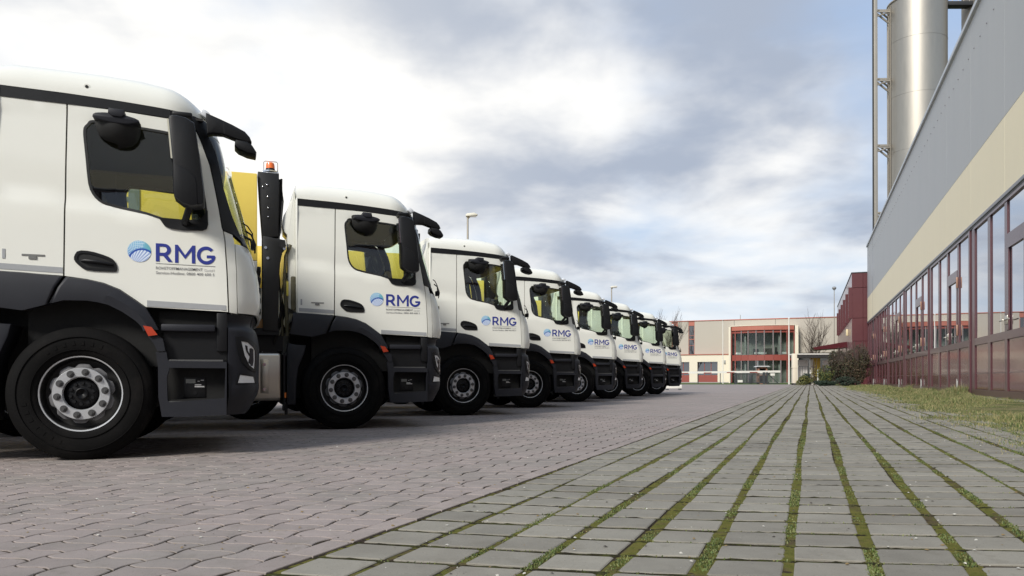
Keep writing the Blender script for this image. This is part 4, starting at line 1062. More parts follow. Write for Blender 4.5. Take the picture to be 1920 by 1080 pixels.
# worn, illegible mark near the far end
ft = MB()
for a, z0, z1, an in ((81.6, 11.2, 12.4, 3), (80.8, 9.6, 12.0, -6), (79.2, 10.8, 12.3, 4), (77.6, 9.4, 11.0, -5), (76.4, 9.8, 12.0, 2), (75.0, 9.3, 11.4, 0)):
    ft.box(NW - .006, NW - .002, a - .22, a + .22, z0, z1, rot=Matrix.Rotation(R(an), 4, 'X'))
ft.build('faded_lettering', mat('faded_paint', (.42, .43, .46), .6, var=.25, vscale=1.5), hall)
def make_gate():
    """folding gate of one bay; local y from 0 (near post) to BAY"""
    g0 = empty('folding_gate', (NW, 0, 0), 0, hall)
    fr = MB()
    # four leaves, counted from the far post down the picture: pane, pane, door, pane
    leaves = [(.25, 2.36, 'pane'), (2.66, 4.78, 'door'), (5.10, 7.02, 'pane'), (7.40, 9.48, 'pane')]
    fr.box(-.05, .12, -.02, .20, 0, 5.92)                       # post
    fr.box(-.028, .10, .20, 9.60, 5.84, 5.92); fr.box(-.02, .10, .20, 10.18, 0, .26)
    fr.box(-.012, .10, .20, 9.60, 1.79, 2.03)
    fr.box(-.015, .10, 9.60, 9.86, .26, 5.92) ; fr.box(.0, .10, 9.86, 10.18, .26, 5.92)
    edges = [.20, .25, 2.36, 2.66, 4.78, 5.10, 7.02, 7.40, 9.48, 9.60]
    for i in range(0, len(edges), 2):
        for z0, z1 in ((.26, 1.79), (2.03, 5.84)): fr.box(-.008, .09, edges[i], edges[i + 1], z0, z1)
    frame = fr.build('gate_frame', M_MAR, g0, 20)
    MB().box(-.020, .085, 2.66, 4.78, 4.44, 4.86).build('transom', M_MAR, g0)
    for y0, y1, kd in leaves:
        if kd == 'pane': MB().box(.03, .05, y0, y1, 2.03, 5.84).build('glass_pane', M_HGL, g0)
        else:
            MB().box(.03, .05, y0, y1, 4.86, 5.84).build('glass_pane', M_HGL, g0)
            MB().box(-.022, .02, y0, y0 + .20, 2.05, 4.43).build('door_stile', M_MAR, g0)
            MB().box(-.022, .02, y1 - .2, y1, 2.05, 4.43).build('door_stile', M_MAR, g0)
            MB().box(.03, .05, y0 + .2, y1 - .2, 2.03, 4.44).build('glass_pane', M_HGL, g0)
        MB().box(.022, .05, y0 + .004, y1 - .004, .265, 1.785, bev=.006, seg=1).build('lower_panel', M_MARP, g0)
        MB().box(.028, .0215, y0 + .02, y1 - .02, .80, .83).build('panel_bead', M_MAR, g0)
    # handles, hinges and shoot bolts
    MB().tube([(-.05, 4.66, 2.35), (-.10, 4.66, 2.35), (-.10, 4.15, 2.35)], .022, 8).tube([(-.05, 4.90, 2.35), (-.10, 4.90, 2.35), (-.10, 5.3, 2.35)], .022, 8).box(-.05, -.02, 4.60, 4.95, 2.22, 2.48, bev=.01).build('lever_handle', mat('lever_alloy', (.45, .42, .36), .35, metal=.7), g0)
    for z in (2.3, 4.15): MB().box(-.07, -.01, 2.50, 2.62, z, z + .42, bev=.01).build('hinge', mat('hinge_brown', (.30, .17, .12), .5, metal=.3), g0)
    MB().box(-.045, -.02, 2.52, 2.60, .25, .55, bev=.01).cyl((-.05, 2.56, .05), (-.05, 2.56, .62), .016, seg=8).build('shoot_bolt', mat('bolt_white', (.42, .42, .40), .4), g0)
    return g0
gate = make_gate()
for k in range(NBAY):
    g_ = gate if k == 0 else dup(gate, hall)
    g_.location = (NW, AE - BAY * (k + 1), 0)
MB().box(NW + .0, NW + .12, AE - .20, AE + .01, 0, 5.92).build('end_post', M_MAR, hall)

# ================================================================== SILOS AND LADDER MAST BEHIND THE HALL
M_SILO = mat('silo_stainless', (.37, .345, .30), .46, metal=.78, var=.12, vscale=.45, stretch=(1, 1, .18), coords='pos')
M_SILOD = mat('silo_dark', (.19, .17, .14), .5, metal=.5, var=.1, vscale=.5)
M_GALV = mat('galvanised', (.36, .33, .28), .5, metal=.5, var=.1, vscale=.6)
def silo(x, y, r, h, m, label, ribs=True):
    s = tag(empty('silo', (x, y, 0)), label, 'silo', 'silos behind the hall')
    MB().lathe([(0, r), (h, r)], 'z', seg=64, flip=True).build('shell', m, s, 60)
    MB().lathe([(h, r), (h + .9, r * .55), (h + 1.2, .3), (h + 1.25, .01)], 'z', seg=48, flip=True).build('cone_roof', m, s, 50)
    for k in range(1, 7):
        z = k * h / 7 + 1.2; MB().lathe([(z - .035, r + .001), (z - .03, r + .015), (z + .03, r + .015), (z + .035, r + .001)], 'z', seg=64, flip=True).build('weld_band', m, s, 60)
    MB().lathe([(h - .12, r), (h - .10, r + .10), (h, r + .10), (h + .02, r)], 'z', seg=64, flip=True).build('top_flange', M_GALV, s, 40)
    if ribs:
        rr = MB()
        for k in range(5): a = R(152 + k * 7); rr.box(-.02, .02, -.03, .03, 0, h, rot=None) if False else rr.cyl((math.cos(a) * (r + .04), math.sin(a) * (r + .04), 8), (math.cos(a) * (r + .04), math.sin(a) * (r + .04), h - .2), .035, seg=6)
        rr.build('conduit', M_SILOD, s)
    return s
sx, sy_ = .5213 * 69, 69.0
silo(sx, sy_, 2.36, 33.9, M_SILO, 'tall shiny stainless steel silo rising behind the hall roof')
silo(.612 * 69 + .7, 69.5, 2.4, 39, M_SILOD, 'darker second silo half hidden behind the sloping edge of the hall roof', False)
br = tag(empty('silo_walkway', (0, 0, 0)), 'dark walkway beam bridging the tops of the two silos', 'walkway')
MB().box(sx + 2.1, .612 * 69 - 1.4, 68.6, 69.4, 33.55, 33.9, bev=.02).build('walkway_deck', M_DTRIM, br)
wr = MB()
for k in range(6): wr.cyl((sx + 2.4 + k * .5, 68.62, 33.9), (sx + 2.4 + k * .5, 68.62, 34.9), .025, seg=6)
wr.box(sx + 2.1, .612 * 69 - 1.4, 68.6, 68.64, 34.88, 34.93); wr.build('walkway_railing', M_GALV, br)
mx_, my_ = (1642 - 960) / F_PX * 69.3, 69.3
ms = tag(empty('pipe_mast', (mx_, my_, 0)), 'slim vertical pipe mast braced to the left side of the silo', 'pipe')
MB().box(-.16, .16, -.16, .16, 0, 37, bev=.02).build('riser_pipe', M_GALV, ms)
MB().box(-.21, -.17, -.10, .10, 0, 37).build('cable_duct', M_DTRIM, ms)
for z in (32.9, 26.8, 20.9, 14.9):
    b_ = MB(); x1 = sx - mx_ - 2.25
    b_.box(.16, x1, -.08, .08, z + .40, z + .56).box(.16, x1, -.3, -.22, z + .2, z + .3)
    b_.tube([(.16, 0, z + .2), (x1, 0, z - .75)], .085, 6).tube([(.16, -.2, z + .45), (x1, .2, z - .2)], .08, 6).tube([(.16, -.2, z - .1), (x1, -.2, z + .3)], .07, 6)
    b_.build('bracket', M_GALV, ms)

# ================================================================== MAROON ANNEX BEYOND THE HALL
M_AN = mat('maroon_cladding', (.078, .012, .016), .42, var=.06, vscale=.5)
M_ANL = mat('pinkish_sheen_cladding', (.24, .13, .13), .35, var=.05, vscale=.6, coat=.3)  # reflected light on the maroon fascia put into the colour as pinkish grey
annex = tag(empty('annex_building', (0, 0, 0), -TH), 'maroon panelled two storey annex just past the far corner of the hall', 'building')
AX0, AX1, NX = 83.4, 122.0, 4.14
MB().box(NX + .10, NX + 12, AX0 + .1, AX1, 0, 10.95).build('wall', M_AN, annex)
fp = None
for n0, n1 in ((NX + .012, NX + 1.0), (NX + 1.012, NX + 3.0)):
    for z0, z1 in ((0, 4.30), (4.33, 6.56), (6.59, 9.55), (9.58, 11.0)):
        MB().box(n0, n1, AX0, AX0 + .095, z0, z1, bev=.01, seg=1).build('facade_panel', M_AN, annex)
for k in range(6):
    a0 = AX0 + .0 + k * 6.4; 
    MB().box(NX, NX + .095, a0 + .01, a0 + 6.39, 9.62, 11.0, bev=.01, seg=1).build('fascia_panel', M_ANL, annex)
    MB().box(NX, NX + .095, a0 + .01, a0 + 6.39, 3.0, 6.55, bev=.01, seg=1).build('side_panel', M_ANL, annex)
    MB().box(NX + .06, NX + .099, a0 + .6, a0 + 6.3, 6.6, 9.6).build('window_pane', M_BGL, annex)
    MB().box(NX - .30, NX + .09, a0, a0 + .5, 6.57, 9.60).build('fin', M_AN, annex)
    MB().box(NX - .02, NX + .09, a0 + 3.2, a0 + 3.4, 6.57, 9.60).build('mullion', M_AN, annex)
MB().box(NX - .05, NX + 12, AX0 - .05, AX1, 11.0, 11.08).build('roof_edge_flashing', M_DTRIM, annex)
MB().box(NX - .25, NX - .02, 90, 90.3, 5.2, 5.9, bev=.04).build('wall_lamp', mat('lamp_cream', (.6, .5, .3), .5), annex)
# canopy: a wedge reaching out from the annex
can = tag(empty('entrance_canopy', (0, 0, 0), -TH), 'dark maroon wedge shaped canopy sticking out from the annex above the bushes', 'canopy')
V = [];
def at(px, py, Z): return ((px - 960) / F_PX * Z, Z, CAM_H + (HORIZON - py - .0021 * (px - 960)) / F_PX * Z)
can.rotation_euler = (0, 0, 0)
q = [at(1524, 651.5, 86), at(1528, 655.8, 86), at(1576, 652.6, 86), at(1596, 650, 86), at(1596, 640, 86), at(1578, 642, 86)]
V = q + [(x + 1.2, y + 3.5, z) for x, y, z in q]
mesh('canopy_roof', V, [(0, 5, 4, 3, 2, 1), (6, 7, 8, 9, 10, 11)] + [(i, i + 1, i + 7, i + 6) for i in range(5)] + [(5, 0, 6, 11)], M_AN, can, 0)
for px in (1574, 1588): p = at(px, 652, 87); MB().cyl((p[0], p[1], 0), (p[0], p[1], p[2]), .07, seg=10).build('canopy_post', M_AN, can)

# ================================================================== OFFICE AND PLANT BUILDING AT THE END
M_BG = mat('beige_cladding', (.42, .38, .32), .65, var=.02, vscale=.3)
M_BC = mat('cream_render', (.70, .635, .51), .75, var=.02, vscale=.5)
M_BR = mat('brick_red_panel', (.26, .060, .045), .45, var=.05, vscale=.5); M_BR2 = mat('light_red_panel', (.40, .13, .09), .45, var=.05)
office = tag(empty('office_building', (0, 0, 0), -TH), 'beige two storey works building with a red framed glazed bow front', 'building')
AB = 127.7
MB().box(-60, 14, AB + .30, AB + 26, 0, 10.0).build('wall', mat('office_core', (.05, .05, .05), .8), office)
# upper cladding: panels between window strips
strips = [(-17.85, -16.93), (-20.55, -19.60), (-27.0, -26.0), (-33, -32), (-40, -39), (-47, -46)]
cuts = sorted([x for s in strips for x in s]); xs = [-60] + cuts + [14]
for i in range(0, len(xs), 2):
    x0, x1 = xs[i], xs[i + 1]; n = max(1, int(round((x1 - x0) / 6)))
    for k in range(n):
        u0 = x0 + (x1 - x0) * k / n; u1 = x0 + (x1 - x0) * (k + 1) / n
        MB().box(u0 + .02, u1 - .02, AB, AB + .29, 4.62, 9.92, bev=.01, seg=1).build('cladding_panel', M_BG, office)
for x0, x1 in strips:
    MB().box(x0, x1, AB + .05, AB + .29, 9.22, 9.9).build('head_panel', M_BR2, office)
    fr = MB().box(x0, x1, AB + .1, AB + .25, 6.98, 7.1).box(x0, x1, AB + .1, AB + .25, 7.6, 7.66).box(x0, x1, AB + .1, AB + .25, 6.0, 6.06).box(x0, x0 + .07, AB + .08, AB + .25, 4.6, 9.2).box(x1 - .07, x1, AB + .08, AB + .25, 4.6, 9.2)
    wn = fr.build('strip_window', M_BR2, office)
    MB().box(x0 + .07, x1 - .07, AB + .2, AB + .28, 4.6, 9.2).build('pane', M_BGL, wn)
MB().box(-60, 14, AB - .08, AB + .6, 9.93, 10.06, bev=.01).build('roof_edge', M_BR2, office)
MB().box(-60, -11.4, AB - 1.10, AB + .28, 4.46, 4.58).build('ledge_capping', M_BR2, office)
# ground floor: render piers, red doors with lights
doors = [(-16.34, -13.21), (-20.6, -17.61), (-25.0, -22.0), (-30, -27), (-36, -33), (-43, -40)]
xs = [-60] + sorted([x for s in doors for x in s]) + [-11.42]
for i in range(0, len(xs), 2): MB().box(xs[i], xs[i + 1], AB - 1.0, AB + .28, 0, 4.45).build('render_pier', M_BC, office)
for x0, x1 in doors:
    MB().box(x0, x1, AB - 1.0, AB + .28, 3.37, 4.45).build('lintel', M_BC, office)
    dr = MB(); L = (x1 - x0) / 3
    for k in range(3): dr.box(x0 + k * L + .03, x0 + (k + 1) * L - .03, AB - .6, AB - .5, .12, 1.25)
    for k in range(4): dr.box(x0 + k * L - .05, x0 + k * L + .05, AB - .62, AB - .5, .12, 3.37)
    dg = dr.build('door', M_BR, office)
    MB().box(x0, x1, AB - .56, AB - .53, 1.25, 3.37).build('door_glass', M_BGL, dg)
MB().box(-60, -11.42, AB - 1.05, AB - 1.0, 0, .15).build('plinth', mat('plinth_grey', (.3, .29, .27), .8), office)
MB().box(-12.25, -11.98, AB - 1.12, AB - 1.0, 3.0, 3.6, bev=.03).build('wall_lamp', mat('lamp_grey', (.3, .3, .28), .5), office)
# bow-fronted glazed bay
bay = tag(empty('glazed_bay', (0, 0, 0), 0, office))
bx0, bx1 = -11.0, -1.8; xc = (bx0 + bx1) / 2; hw = (bx1 - bx0) / 2
def bow(x): u = (x - xc) / hw; return AB - 1.6 - 1.2 * (1 - u * u)
mull = [-11.0, -10.43, -9.5, -8.47, -7.28, -6.08, -4.8, -3.71, -2.82, -1.8]
def seg_panel(x0, x1, z0, z1, th, out=0.0):
    y0, y1 = bow(x0) - out, bow(x1) - out; return [(x0, y0, z0), (x1, y1, z0), (x1, y1, z1), (x0, y0, z1), (x0, y0 + th, z0), (x1, y1 + th, z0), (x1, y1 + th, z1), (x0, y0 + th, z1)]
BF = [(0, 1, 2, 3), (5, 4, 7, 6), (3, 2, 6, 7), (4, 5, 1, 0), (1, 5, 6, 2), (4, 0, 3, 7)]
for a, b2 in zip(mull, mull[1:]):
    mesh('bay_fascia', seg_panel(a, b2, 8.12, 8.78, .2, .25), BF, M_BR2, office, 0)
    mesh('bay_head_panel', seg_panel(a, b2, 7.72, 8.11, .15, .0), BF, M_BR, office, 0)
    mesh('bay_pane', seg_panel(a, b2, 4.34, 7.71, .04, -.05), BF, glass('bay_glass', (.80, .84, .82), 1.4), office, 0)
    mesh('bay_band', seg_panel(a + .01, b2 - .01, 3.46, 4.33, .2, .05), BF, M_BR, office, 0)
    mesh('bay_pane', seg_panel(a, b2, .15, 3.45, .04, -.05), BF, glass('bay_glass', (.5, .5, .5), 1.45), office, 0)
for i, a in enumerate(mull):
    MB().box(a - .07, a + .07, bow(a) - .12, bow(a) + .1, .1, 3.46).box(a - .07, a + .07, bow(a) - .12, bow(a) + .1, 4.33, 8.1).build('bay_mullion', mat('mullion_grey', (.20, .17, .17), .4) if 1 < i < 8 else M_BR, office)
V = [(bx0 - .2, AB + .1, 8.79)] + [(x, bow(x) - .3, 8.79) for x in np.linspace(bx0 - .2, bx1 + .2, 16)] + [(bx1 + .2, AB + .1, 8.79)]; k = len(V)
mesh('bay_roof', V + [(x, y, 8.88) for x, y, z in V], [tuple(range(k)), tuple(range(k, 2 * k))[::-1]] + [(i, i + k, (i + 1) % k + k, (i + 1) % k) for i in range(k)], M_BC, office, 0)
MB().box(bx0 - .42, bx0 - .12, AB - 2.0, AB + .2, 0, 8.75).box(bx1 + .12, bx1 + .6, AB - 2.0, AB + .2, 0, 8.75).build('bay_cheek', M_BC, office)
MB().box(bx0, bx1, AB - .2, AB - .02, 0, 8.7).build('bay_back_wall', mat('interior_wall', (.34, .34, .31), .9, var=.3, vscale=.6), office)
MB().box(bx0 + .1, bx1 - .1, AB - 1.5, AB - .2, 3.7, 4.2).box(bx0 + .1, bx1 - .1, AB - 1.5, AB - .2, 8.2, 8.5).build('bay_floor_slab', mat('slab_dark', (.08, .08, .08), .9), office)
for x in (-8.95, -3.95): MB().cyl((x, AB - 1.6, 0), (x, AB - 1.6, 8.3), .13, seg=12).build('bay_column', mat('interior_column', (.42, .41, .39), .7), office)
fi = MB().box(-7.6, -5.8, AB - 2.2, AB - 1.9, 4.45, 4.75).box(-10.4, -9.4, AB - 1.9, AB - 1.7, 4.45, 4.75).box(-3.6, -2.9, AB - 1.9, AB - 1.7, 4.45, 4.75)
fi.build('radiator', mat('radiator_white', (.7, .7, .68), .5), office)
MB().box(-7.8, -7.0, AB - 1.5, AB - 1.0, 4.4, 5.3).box(-6.3, -5.0, AB - 1.5, AB - 1.0, 4.4, 5.35).box(-4.6, -4.3, AB - 1.3, AB - 1.0, 4.3, 5.5).build('office_furniture', M_DTRIM, office)
MB().box(-7.05, -6.65, AB - .25, AB - .21, 5.9, 6.6).build('notice_board', mat('paper', (.55, .52, .42), .8), office)
bpy.data.objects.remove(bay)
sheet('lawn_strip', [NA(-60, AFAR + .4), NA(12, AFAR + .4), NA(12, AB - 1), NA(-60, AB - 1)], .0, M_FGR)
MB().cyl((at(1390, 590, 128)[0], 128.5, 10), (at(1390, 590, 128)[0], 128.5, 11.2), .05, seg=6).build('roof_antenna', M_GALV, None)
an = bpy.data.objects['roof_antenna']; an.parent = office; an.matrix_parent_inverse = Matrix.Rotation(TH, 4, 'Z')

# ================================================================== GATE, BARRIER, KIOSK, PORTAL
def gpt(px, Z): return ((px - 960) / F_PX * Z, Z)
M_FG = mat('grey_fence_paint', (.05, .055, .06), .5, var=.1); M_WH = mat('white_enamel', (.74, .72, .66), .5)
ZB = 96.0
bar = tag(empty('boom_barrier', (0, 0, 0)), 'long white and red striped boom barrier lying across the far gateway', 'barrier')
x0, x1 = gpt(1262, ZB)[0], gpt(1463, ZB)[0]; zb = 1.42; nS = 14
for k in range(nS):
    a, b2 = x0 + (x1 - x0) * k / nS, x0 + (x1 - x0) * (k + 1) / nS
    MB().box(a, b2, ZB - .05, ZB + .05, zb - .13 + .010 * k, zb + .12 + .010 * k).build('boom_section', M_WH, bar)
    if k % 3 == 1 and k < 13: MB().box(a, b2, ZB - .06, ZB - .051, zb - .13 + .010 * k, zb - .02 + .010 * k).build('red_band', M_BR, bar)
for px in (1309, 1350.5, 1370): x, _ = gpt(px, ZB); MB().cyl((x, ZB, 0), (x, ZB, zb), .05, seg=8).build('support_post', M_FG, bar)
MB().box(x1 - 1.2, x1 - .7, ZB - .15, ZB + .15, 1.0, 1.3, bev=.03).build('counterweight', M_WH, bar)
gt = tag(empty('sliding_gate', (0, 0, 0)), 'grey barred sliding gate below the boom barrier in front of the glazed bay', 'gate')
ZG = 95.0; gx0, gx1 = gpt(1377, ZG)[0], gpt(1462, ZG)[0]
MB().box(gx0, gx1 - 1.3, ZG - .05, ZG + .05, 1.20, 1.32).box(gx0, gx1 - 1.3, ZG - .05, ZG + .05, .08, .22).box(gx0, gx0 + .25, ZG - .1, ZG + .1, 0, 1.4).build('gate_frame', M_FG, gt)
bb = None
for k in range(34):
    x = gx0 + .3 + k * .12
    if x > gx1 - 1.4: break
    if bb is None: bb = MB().box(-.03, .03, -.02, .02, .2, 1.22).build('bar', M_FG, gt)
    else: bb = dup(bb, gt)
    bb.location = (x, ZG, 0)
MB().box(gx0 + 1.75, gx0 + 2.15, ZG - .12, ZG + .12, .05, 1.15, bev=.02).box(gx0 + 3.5, gx0 + 3.75, ZG - .15, ZG + .15, 0, 1.45).box(gx0 + 3.9, gx0 + 4.05, ZG - .15, ZG + .15, 0, 1.45).build('drive_box', M_FG, gt)
MB().tube([(gx1 - 1.5, ZG, 1.3), (gx1 - .2, ZG, .1)], .05, 6).box(gx1 - 1.6, gx1, ZG - .04, ZG + .04, .05, .15).tube([(gx1 - 1.5, ZG, .1), (gx1 - .9, ZG, .75)], .04, 6).build('tail_brace', M_FG, gt)
MB().box(gx0 + .35, gx0 + .95, ZG - .2, ZG - .14, .22, .5).build('signal_box', M_WH, gt)
ki = tag(empty('gate_kiosk', (*gpt(1428.5, 97.5), 0)), 'small orange framed kiosk with a flat pale roof behind the sliding gate', 'kiosk')
M_OR = mat('terracotta_frame', (.42, .19, .12), .5)
MB().box(-.55, -.42, -.4, .4, 0, 2.1).box(.42, .55, -.4, .4, 0, 2.1).box(-.55, .55, -.4, .4, 1.95, 2.12).box(-.55, .55, -.4, .4, 0, .15).box(-.55, .55, -.4, .4, 1.05, 1.15).build('frame', M_OR, ki)
MB().box(-.42, .42, -.36, -.34, .15, 1.05).build('lower_glass', M_BGL, ki); MB().box(-.42, .42, -.36, -.33, 1.15, 1.62).build('notice_panel', M_WH, ki); MB().box(-.42, .42, .3, .34, .15, 1.95).build('back_panel', M_DTRIM, ki)
MB().prism([(-.85, 2.13), (.85, 2.13), (.62, 2.26), (-.62, 2.26)], 'y', -.7, .7).cyl((-.5, 0, 2.2), (-.5, 0, 2.9), .03, seg=6).build('roof', mat('pale_roof', (.5, .5, .5), .5), ki)
po = tag(empty('gateway_portal', (0, 0, 0)), 'white gateway column carrying a long dark edged canopy beam over white doors', 'gateway')
ZP = 82.0
c0 = at(1485.5, 663, ZP); c1 = at(1493.5, 663, ZP)
MB().box(c0[0], c1[0], ZP - .2, ZP + .25, 0, c0[2], bev=.02).box(c0[0] - .08, c1[0] + .02, ZP - .24, ZP + .3, 1.78, 1.82).build('column', M_BC, po)
MB().box(c0[0], c1[0] + .02, ZP - .22, ZP + .27, -.02, .18).build('column_foot', M_DTRIM, po)
e0 = at(1493.5, 664, ZP); e1 = at(1562, 662, ZP)
MB().box(e0[0], e1[0], ZP - .2, ZP + 2.0, e0[2] - .05, e0[2] + .06).build('canopy_top', M_WH, po)
MB().box(e0[0], e1[0], ZP - .16, ZP + 1.9, e0[2] - .38, e0[2] - .052).build('canopy_fascia', M_DTRIM, po)
d0 = at(1496, 672, ZP + 1.5); d1 = at(1515, 672, ZP + 1.5)
for k in range(4):
    xa = d0[0] + (d1[0] - d0[0]) * k / 4; xb = d0[0] + (d1[0] - d0[0]) * (k + 1) / 4 - .05
    MB().box(xa, xb, ZP + 1.5, ZP + 1.55, .1, 1.95, bev=.01).build('white_door_leaf', M_WH, po)
MB().box(d0[0], d1[0], ZP + 1.5, ZP + 1.55, 2.0, 2.65).box(d1[0] + .2, d1[0] + .55, ZP + 1.4, ZP + 1.6, 0, 2.7).build('overpanel', M_WH, po)
y0_ = at(1520, 671, ZP + 1.5); y1_ = at(1538, 671, ZP + 1.5)
MB().box(y0_[0], y1_[0], ZP + 1.5, ZP + 1.56, .8, y0_[2]).build('yellow_panel', mat('yellow_wall', (.58, .40, .06), .6), po)
MB().box(y1_[0] + .3, y1_[0] + 1.6, ZP + 1.5, ZP + 1.56, 2.0, 2.6).build('sign_panel', M_WH, po)

def pole(name, px, Z, h, r, label, cat, group=None, m=M_WH):
    o = tag(empty(name, (*gpt(px, Z), 0)), label, cat, group); MB().cyl((0, 0, 0), (0, 0, h), r, r * .6, 10).build('pole', m, o); return o
f1 = pole('flagpole', 1355.5, 104, (HORIZON - 602) / F_PX * 104 + .64, .06, 'bare flagpole left of the red framed glazed bay', 'flagpole', 'flagpoles'); MB().sphere((0, 0, 8.45), .10, seg=8).build('finial', M_GALV, f1)
f2 = pole('flagpole', 1479.5, 90, (HORIZON - 598) / F_PX * 90 + .64, .09, 'white flagpole in front of the right end of the glazed bay', 'flagpole', 'flagpoles'); MB().sphere((0, 0, 7.62), .10, seg=8).build('finial', M_WH, f2)
def lamp(px, Z, ytop, label, ball=False):
    h = (HORIZON - ytop - .0021 * (px - 960)) / F_PX * Z + CAM_H
    o = pole('street_lamp', px, Z, h, .07, label, 'street lamp', 'street lamps', M_GALV)
    if ball: MB().cyl((0, 0, h - .05), (0, 0, h + .12), .14, .2, 12).sphere((0, 0, h + .2), .27, (1, 1, .75), 14).build('lamp_globe', mat('lamp_globe_grey', (.22, .22, .22), .4), o)
    else:
        MB().cyl((0, 0, h - .1), (.10, 0, h), .05, .045, 8).build('bracket', M_GALV, o)
        MB().prism([(-.08, -.03), (.42, .02), (.44, .06), (.30, .13), (-.02, .10), (-.08, .04)], 'y', -.13, .13, bev=.02).build('lamp_head', mat('lamp_head_cream', (.62, .60, .52), .5), o).location = (0, 0, h)
        MB().box(.05, .38, -.10, .10, -.035, -.01).build('lamp_lens', mat('lamp_lens', (.5, .5, .5), .2), o).location = (0, 0, h)
lamp(877.5, 34.5, 405, 'street lamp rising behind the third truck cab')
lamp(1147, 58, 539, 'smaller street lamp showing above the fifth truck cab')
lamp(1564.5, 100, 543, 'tall lamp post with a round head left of the maroon annex', True)
tb = tag(empty('trestle_board', (*gpt(1264, 46), 0)), 'low white trestle board standing on the yard past the last truck', 'trestle')
MB().box(-.55, .45, -.04, .04, .08, .30, bev=.01).build('board', M_WH, tb); MB().box(-.45, -.38, -.3, .3, 0, .07).box(.30, .37, -.3, .3, 0, .07).box(.36, .42, -.03, .03, .05, .34).build('foot', M_FG, tb)

# ================================================================== TREES AND SHRUBS
M_BARK = mat('bark', (.085, .065, .05), .9, var=.2, vscale=6); M_TWIG = mat('twigs', (.075, .055, .045), .9, var=.2, vscale=3)
def bare_tree(x, y, h, spread, label, seed):
    rnd = random.Random(seed); root = tag(empty('bare_tree', (x, y, 0)), label, 'tree', 'bare trees')
    tr, tw = MB(), MB()
    def grow(p, dirv, L, r, depth):
        n = 4; pts = [p]; dd = dirv.copy()
        for i in range(n):
            dd = (dd + Vector((rnd.uniform(-.12, .12), rnd.uniform(-.12, .12), rnd.uniform(.0, .10)))).normalized(); pts.append(pts[-1] + dd * L / n)
        rr = [r * (1 - .45 * i / n) for i in range(n + 1)]
        (tr if depth < 2 else tw).tube(pts, rr, 6 if depth < 2 else 4)
        if depth >= 4: return
        for k in range(5 if depth == 0 else rnd.choice([3, 4, 4])):
            i = rnd.randint(1 if depth else 2, n); a = rnd.uniform(0, 2 * PI); tl = rnd.uniform(.25, .6) if depth else rnd.uniform(.3, .62)
            nd = (dd + Vector((math.cos(a), math.sin(a), rnd.uniform(0, .3))) * tl * spread).normalized()
            grow(pts[i], nd, L * rnd.uniform(.55, .80), max(.010, rr[i] * .58), depth + 1)
        grow(pts[-1], dd, L * .7, max(.010, rr[-1] * .85), depth + 1)
    grow(Vector((0, 0, 0)), Vector((0, 0, 1)), h * .38, h * .017, 0)
    tr.build('trunk', M_BARK, root); tw.build('crown', M_TWIG, root); return root
bare_tree(*gpt(1523, 98), 9.4, 1.35, 'leafless young tree with upswept branches between the glazed bay and the annex', 5)
bare_tree(*gpt(1250, 110), 10.6, .9, 'bare tree top poking up behind the last truck cab', 8)
def shrub(name, x, y, rx, ry, h, n, leaf, mats, label, cat='bush', group=None, stems=0, zmin=.05, shape=1.0):
    root = tag(empty(name, (x, y, 0)), label, cat, group)
    P_ = []
    rnd = np.random.RandomState(int(abs(x * 13 + y * 7)) % 9999)
    lob = [(rnd.uniform(-.6, .6), rnd.uniform(-.6, .6), rnd.uniform(.25, .8), rnd.uniform(.28, .5)) for _ in range(16)]
    while len(P_) < n:
        l = lob[rnd.randint(16)]; v = rnd.normal(size=3); v /= np.linalg.norm(v); v *= l[3] * rnd.uniform(.75, 1.05)
        px, py, pz = l[0] + v[0], l[1] + v[1], l[2] + v[2] * .7
        if pz < zmin or px * px + py * py > 1.15: continue
        if noise.noise(Vector((px * 3.1 + x, py * 3.1, pz * 3.1))) < -.22: continue
        P_.append((px * rx, py * ry, pz * h / 1.05))
    P0 = np.array(P_); a1 = rnd.normal(size=(n, 3)); a1 /= np.linalg.norm(a1, axis=1)[:, None]; a2 = np.cross(a1, rnd.normal(size=(n, 3))); a2 /= np.linalg.norm(a2, axis=1)[:, None]
    s = leaf * rnd.uniform(.6, 1.4, n)[:, None]
    V = np.stack([P0 - a1 * s, P0 + a2 * s * .5, P0 + a1 * s, P0 - a2 * s * .5], 1).reshape(-1, 3); F = np.arange(4 * n).reshape(-1, 4)
    tri_mesh('foliage', V, F, None, root, 0, rnd.choice(len(mats), n), mats)
    st = MB()
    for k in range(max(4, stems)):
        a = rnd.uniform(0, 2 * PI); q = rnd.uniform(.3, .95)
        st.tube([(0, 0, 0), (rx * .3 * math.cos(a) * q, ry * .3 * math.sin(a) * q, h * .4), (rx * .8 * math.cos(a) * q, ry * .8 * math.sin(a) * q, h * rnd.uniform(.75, 1.15))], [.05, .028, .014], 5)
    st.build('stems', M_TWIG, root); return root
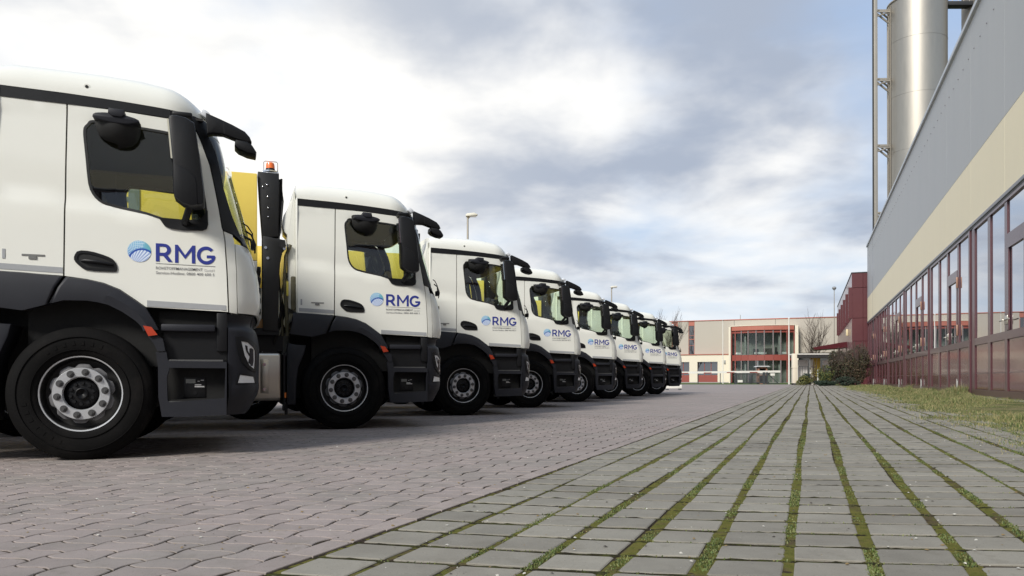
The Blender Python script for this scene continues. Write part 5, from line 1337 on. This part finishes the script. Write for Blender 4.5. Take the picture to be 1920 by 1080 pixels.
LB = [mat('leaf_brown', (.070, .052, .030), .8, var=.3), mat('leaf_darkbrown', (.035, .027, .018), .8, var=.3), mat('leaf_rust', (.095, .062, .036), .8, var=.3), mat('leaf_olive', (.05, .055, .022), .8, var=.3)]
LG = [mat('leaf_green', (.045, .075, .02), .7, var=.3), mat('leaf_deep', (.022, .04, .015), .7, var=.3), mat('leaf_mid', (.09, .115, .035), .7, var=.3)]
LY = [mat('leaf_yellow', (.20, .18, .05), .7, var=.3), mat('leaf_lime', (.13, .14, .035), .7, var=.3), mat('leaf_deep', (.02, .04, .015))]
LD = [mat('needle_dark', (.016, .032, .018), .8, var=.3), mat('needle_blue', (.028, .05, .03), .8, var=.3)]
def sh(px, Z, wpx, ytop, *a, **k): x, y = gpt(px, Z); s = Z / F_PX; return shrub(a[0], x, y, wpx * s, wpx * s * .8, (HORIZON - 1.3 - ytop) * s + CAM_H, *a[1:], **k)
sh(1607, 70, 30, 650, 'brown_bush', 10500, .07, LB, 'large tangled dark brown bush against the maroon annex', stems=110, group='bushes by the annex')
sh(1580, 72, 26, 659, 'brown_bush', 11000, .07, LB + LB[:2] + LG[1:2], 'middle brown and olive bush left of the big dark one', stems=80, group='bushes by the annex')
sh(1548, 71, 16, 686, 'green_bush', 4200, .06, LG + LY[:1], 'loose light green bush in front of the brown one', stems=12, group='bushes by the annex')
sh(1527, 76, 9, 676, 'thin_bush', 900, .05, [LB[2], LY[0]], 'thin twiggy bush with orange-brown leaves in front of the yellow panel', stems=12)
sh(1509, 75, 15.5, 705, 'yellow_bush', 5200, .05, LY, 'low rounded yellow-green bush beside the white gateway column')
sh(1519, 77.5, 14, 699, 'dark_conifer', 2500, .05, LD, 'dark upright conifer growing behind the low yellow-green bush')
sh(1548, 69, 24, 713, 'juniper', 7000, .045, LD, 'low spreading dark juniper in front of the bushes')
sh(1590, 66, 22, 706, 'juniper', 6500, .05, LD + LB[1:2], 'darkest low bush at the foot of the big brown one')
st = tag(empty('marker_stake', (*gpt(1533.5, 73), 0)), 'thin white stake standing among the bushes', 'stake'); MB().cyl((0, 0, 0), (0, 0, 1.5), .045, .045, 8).build('stake', M_WH, st)
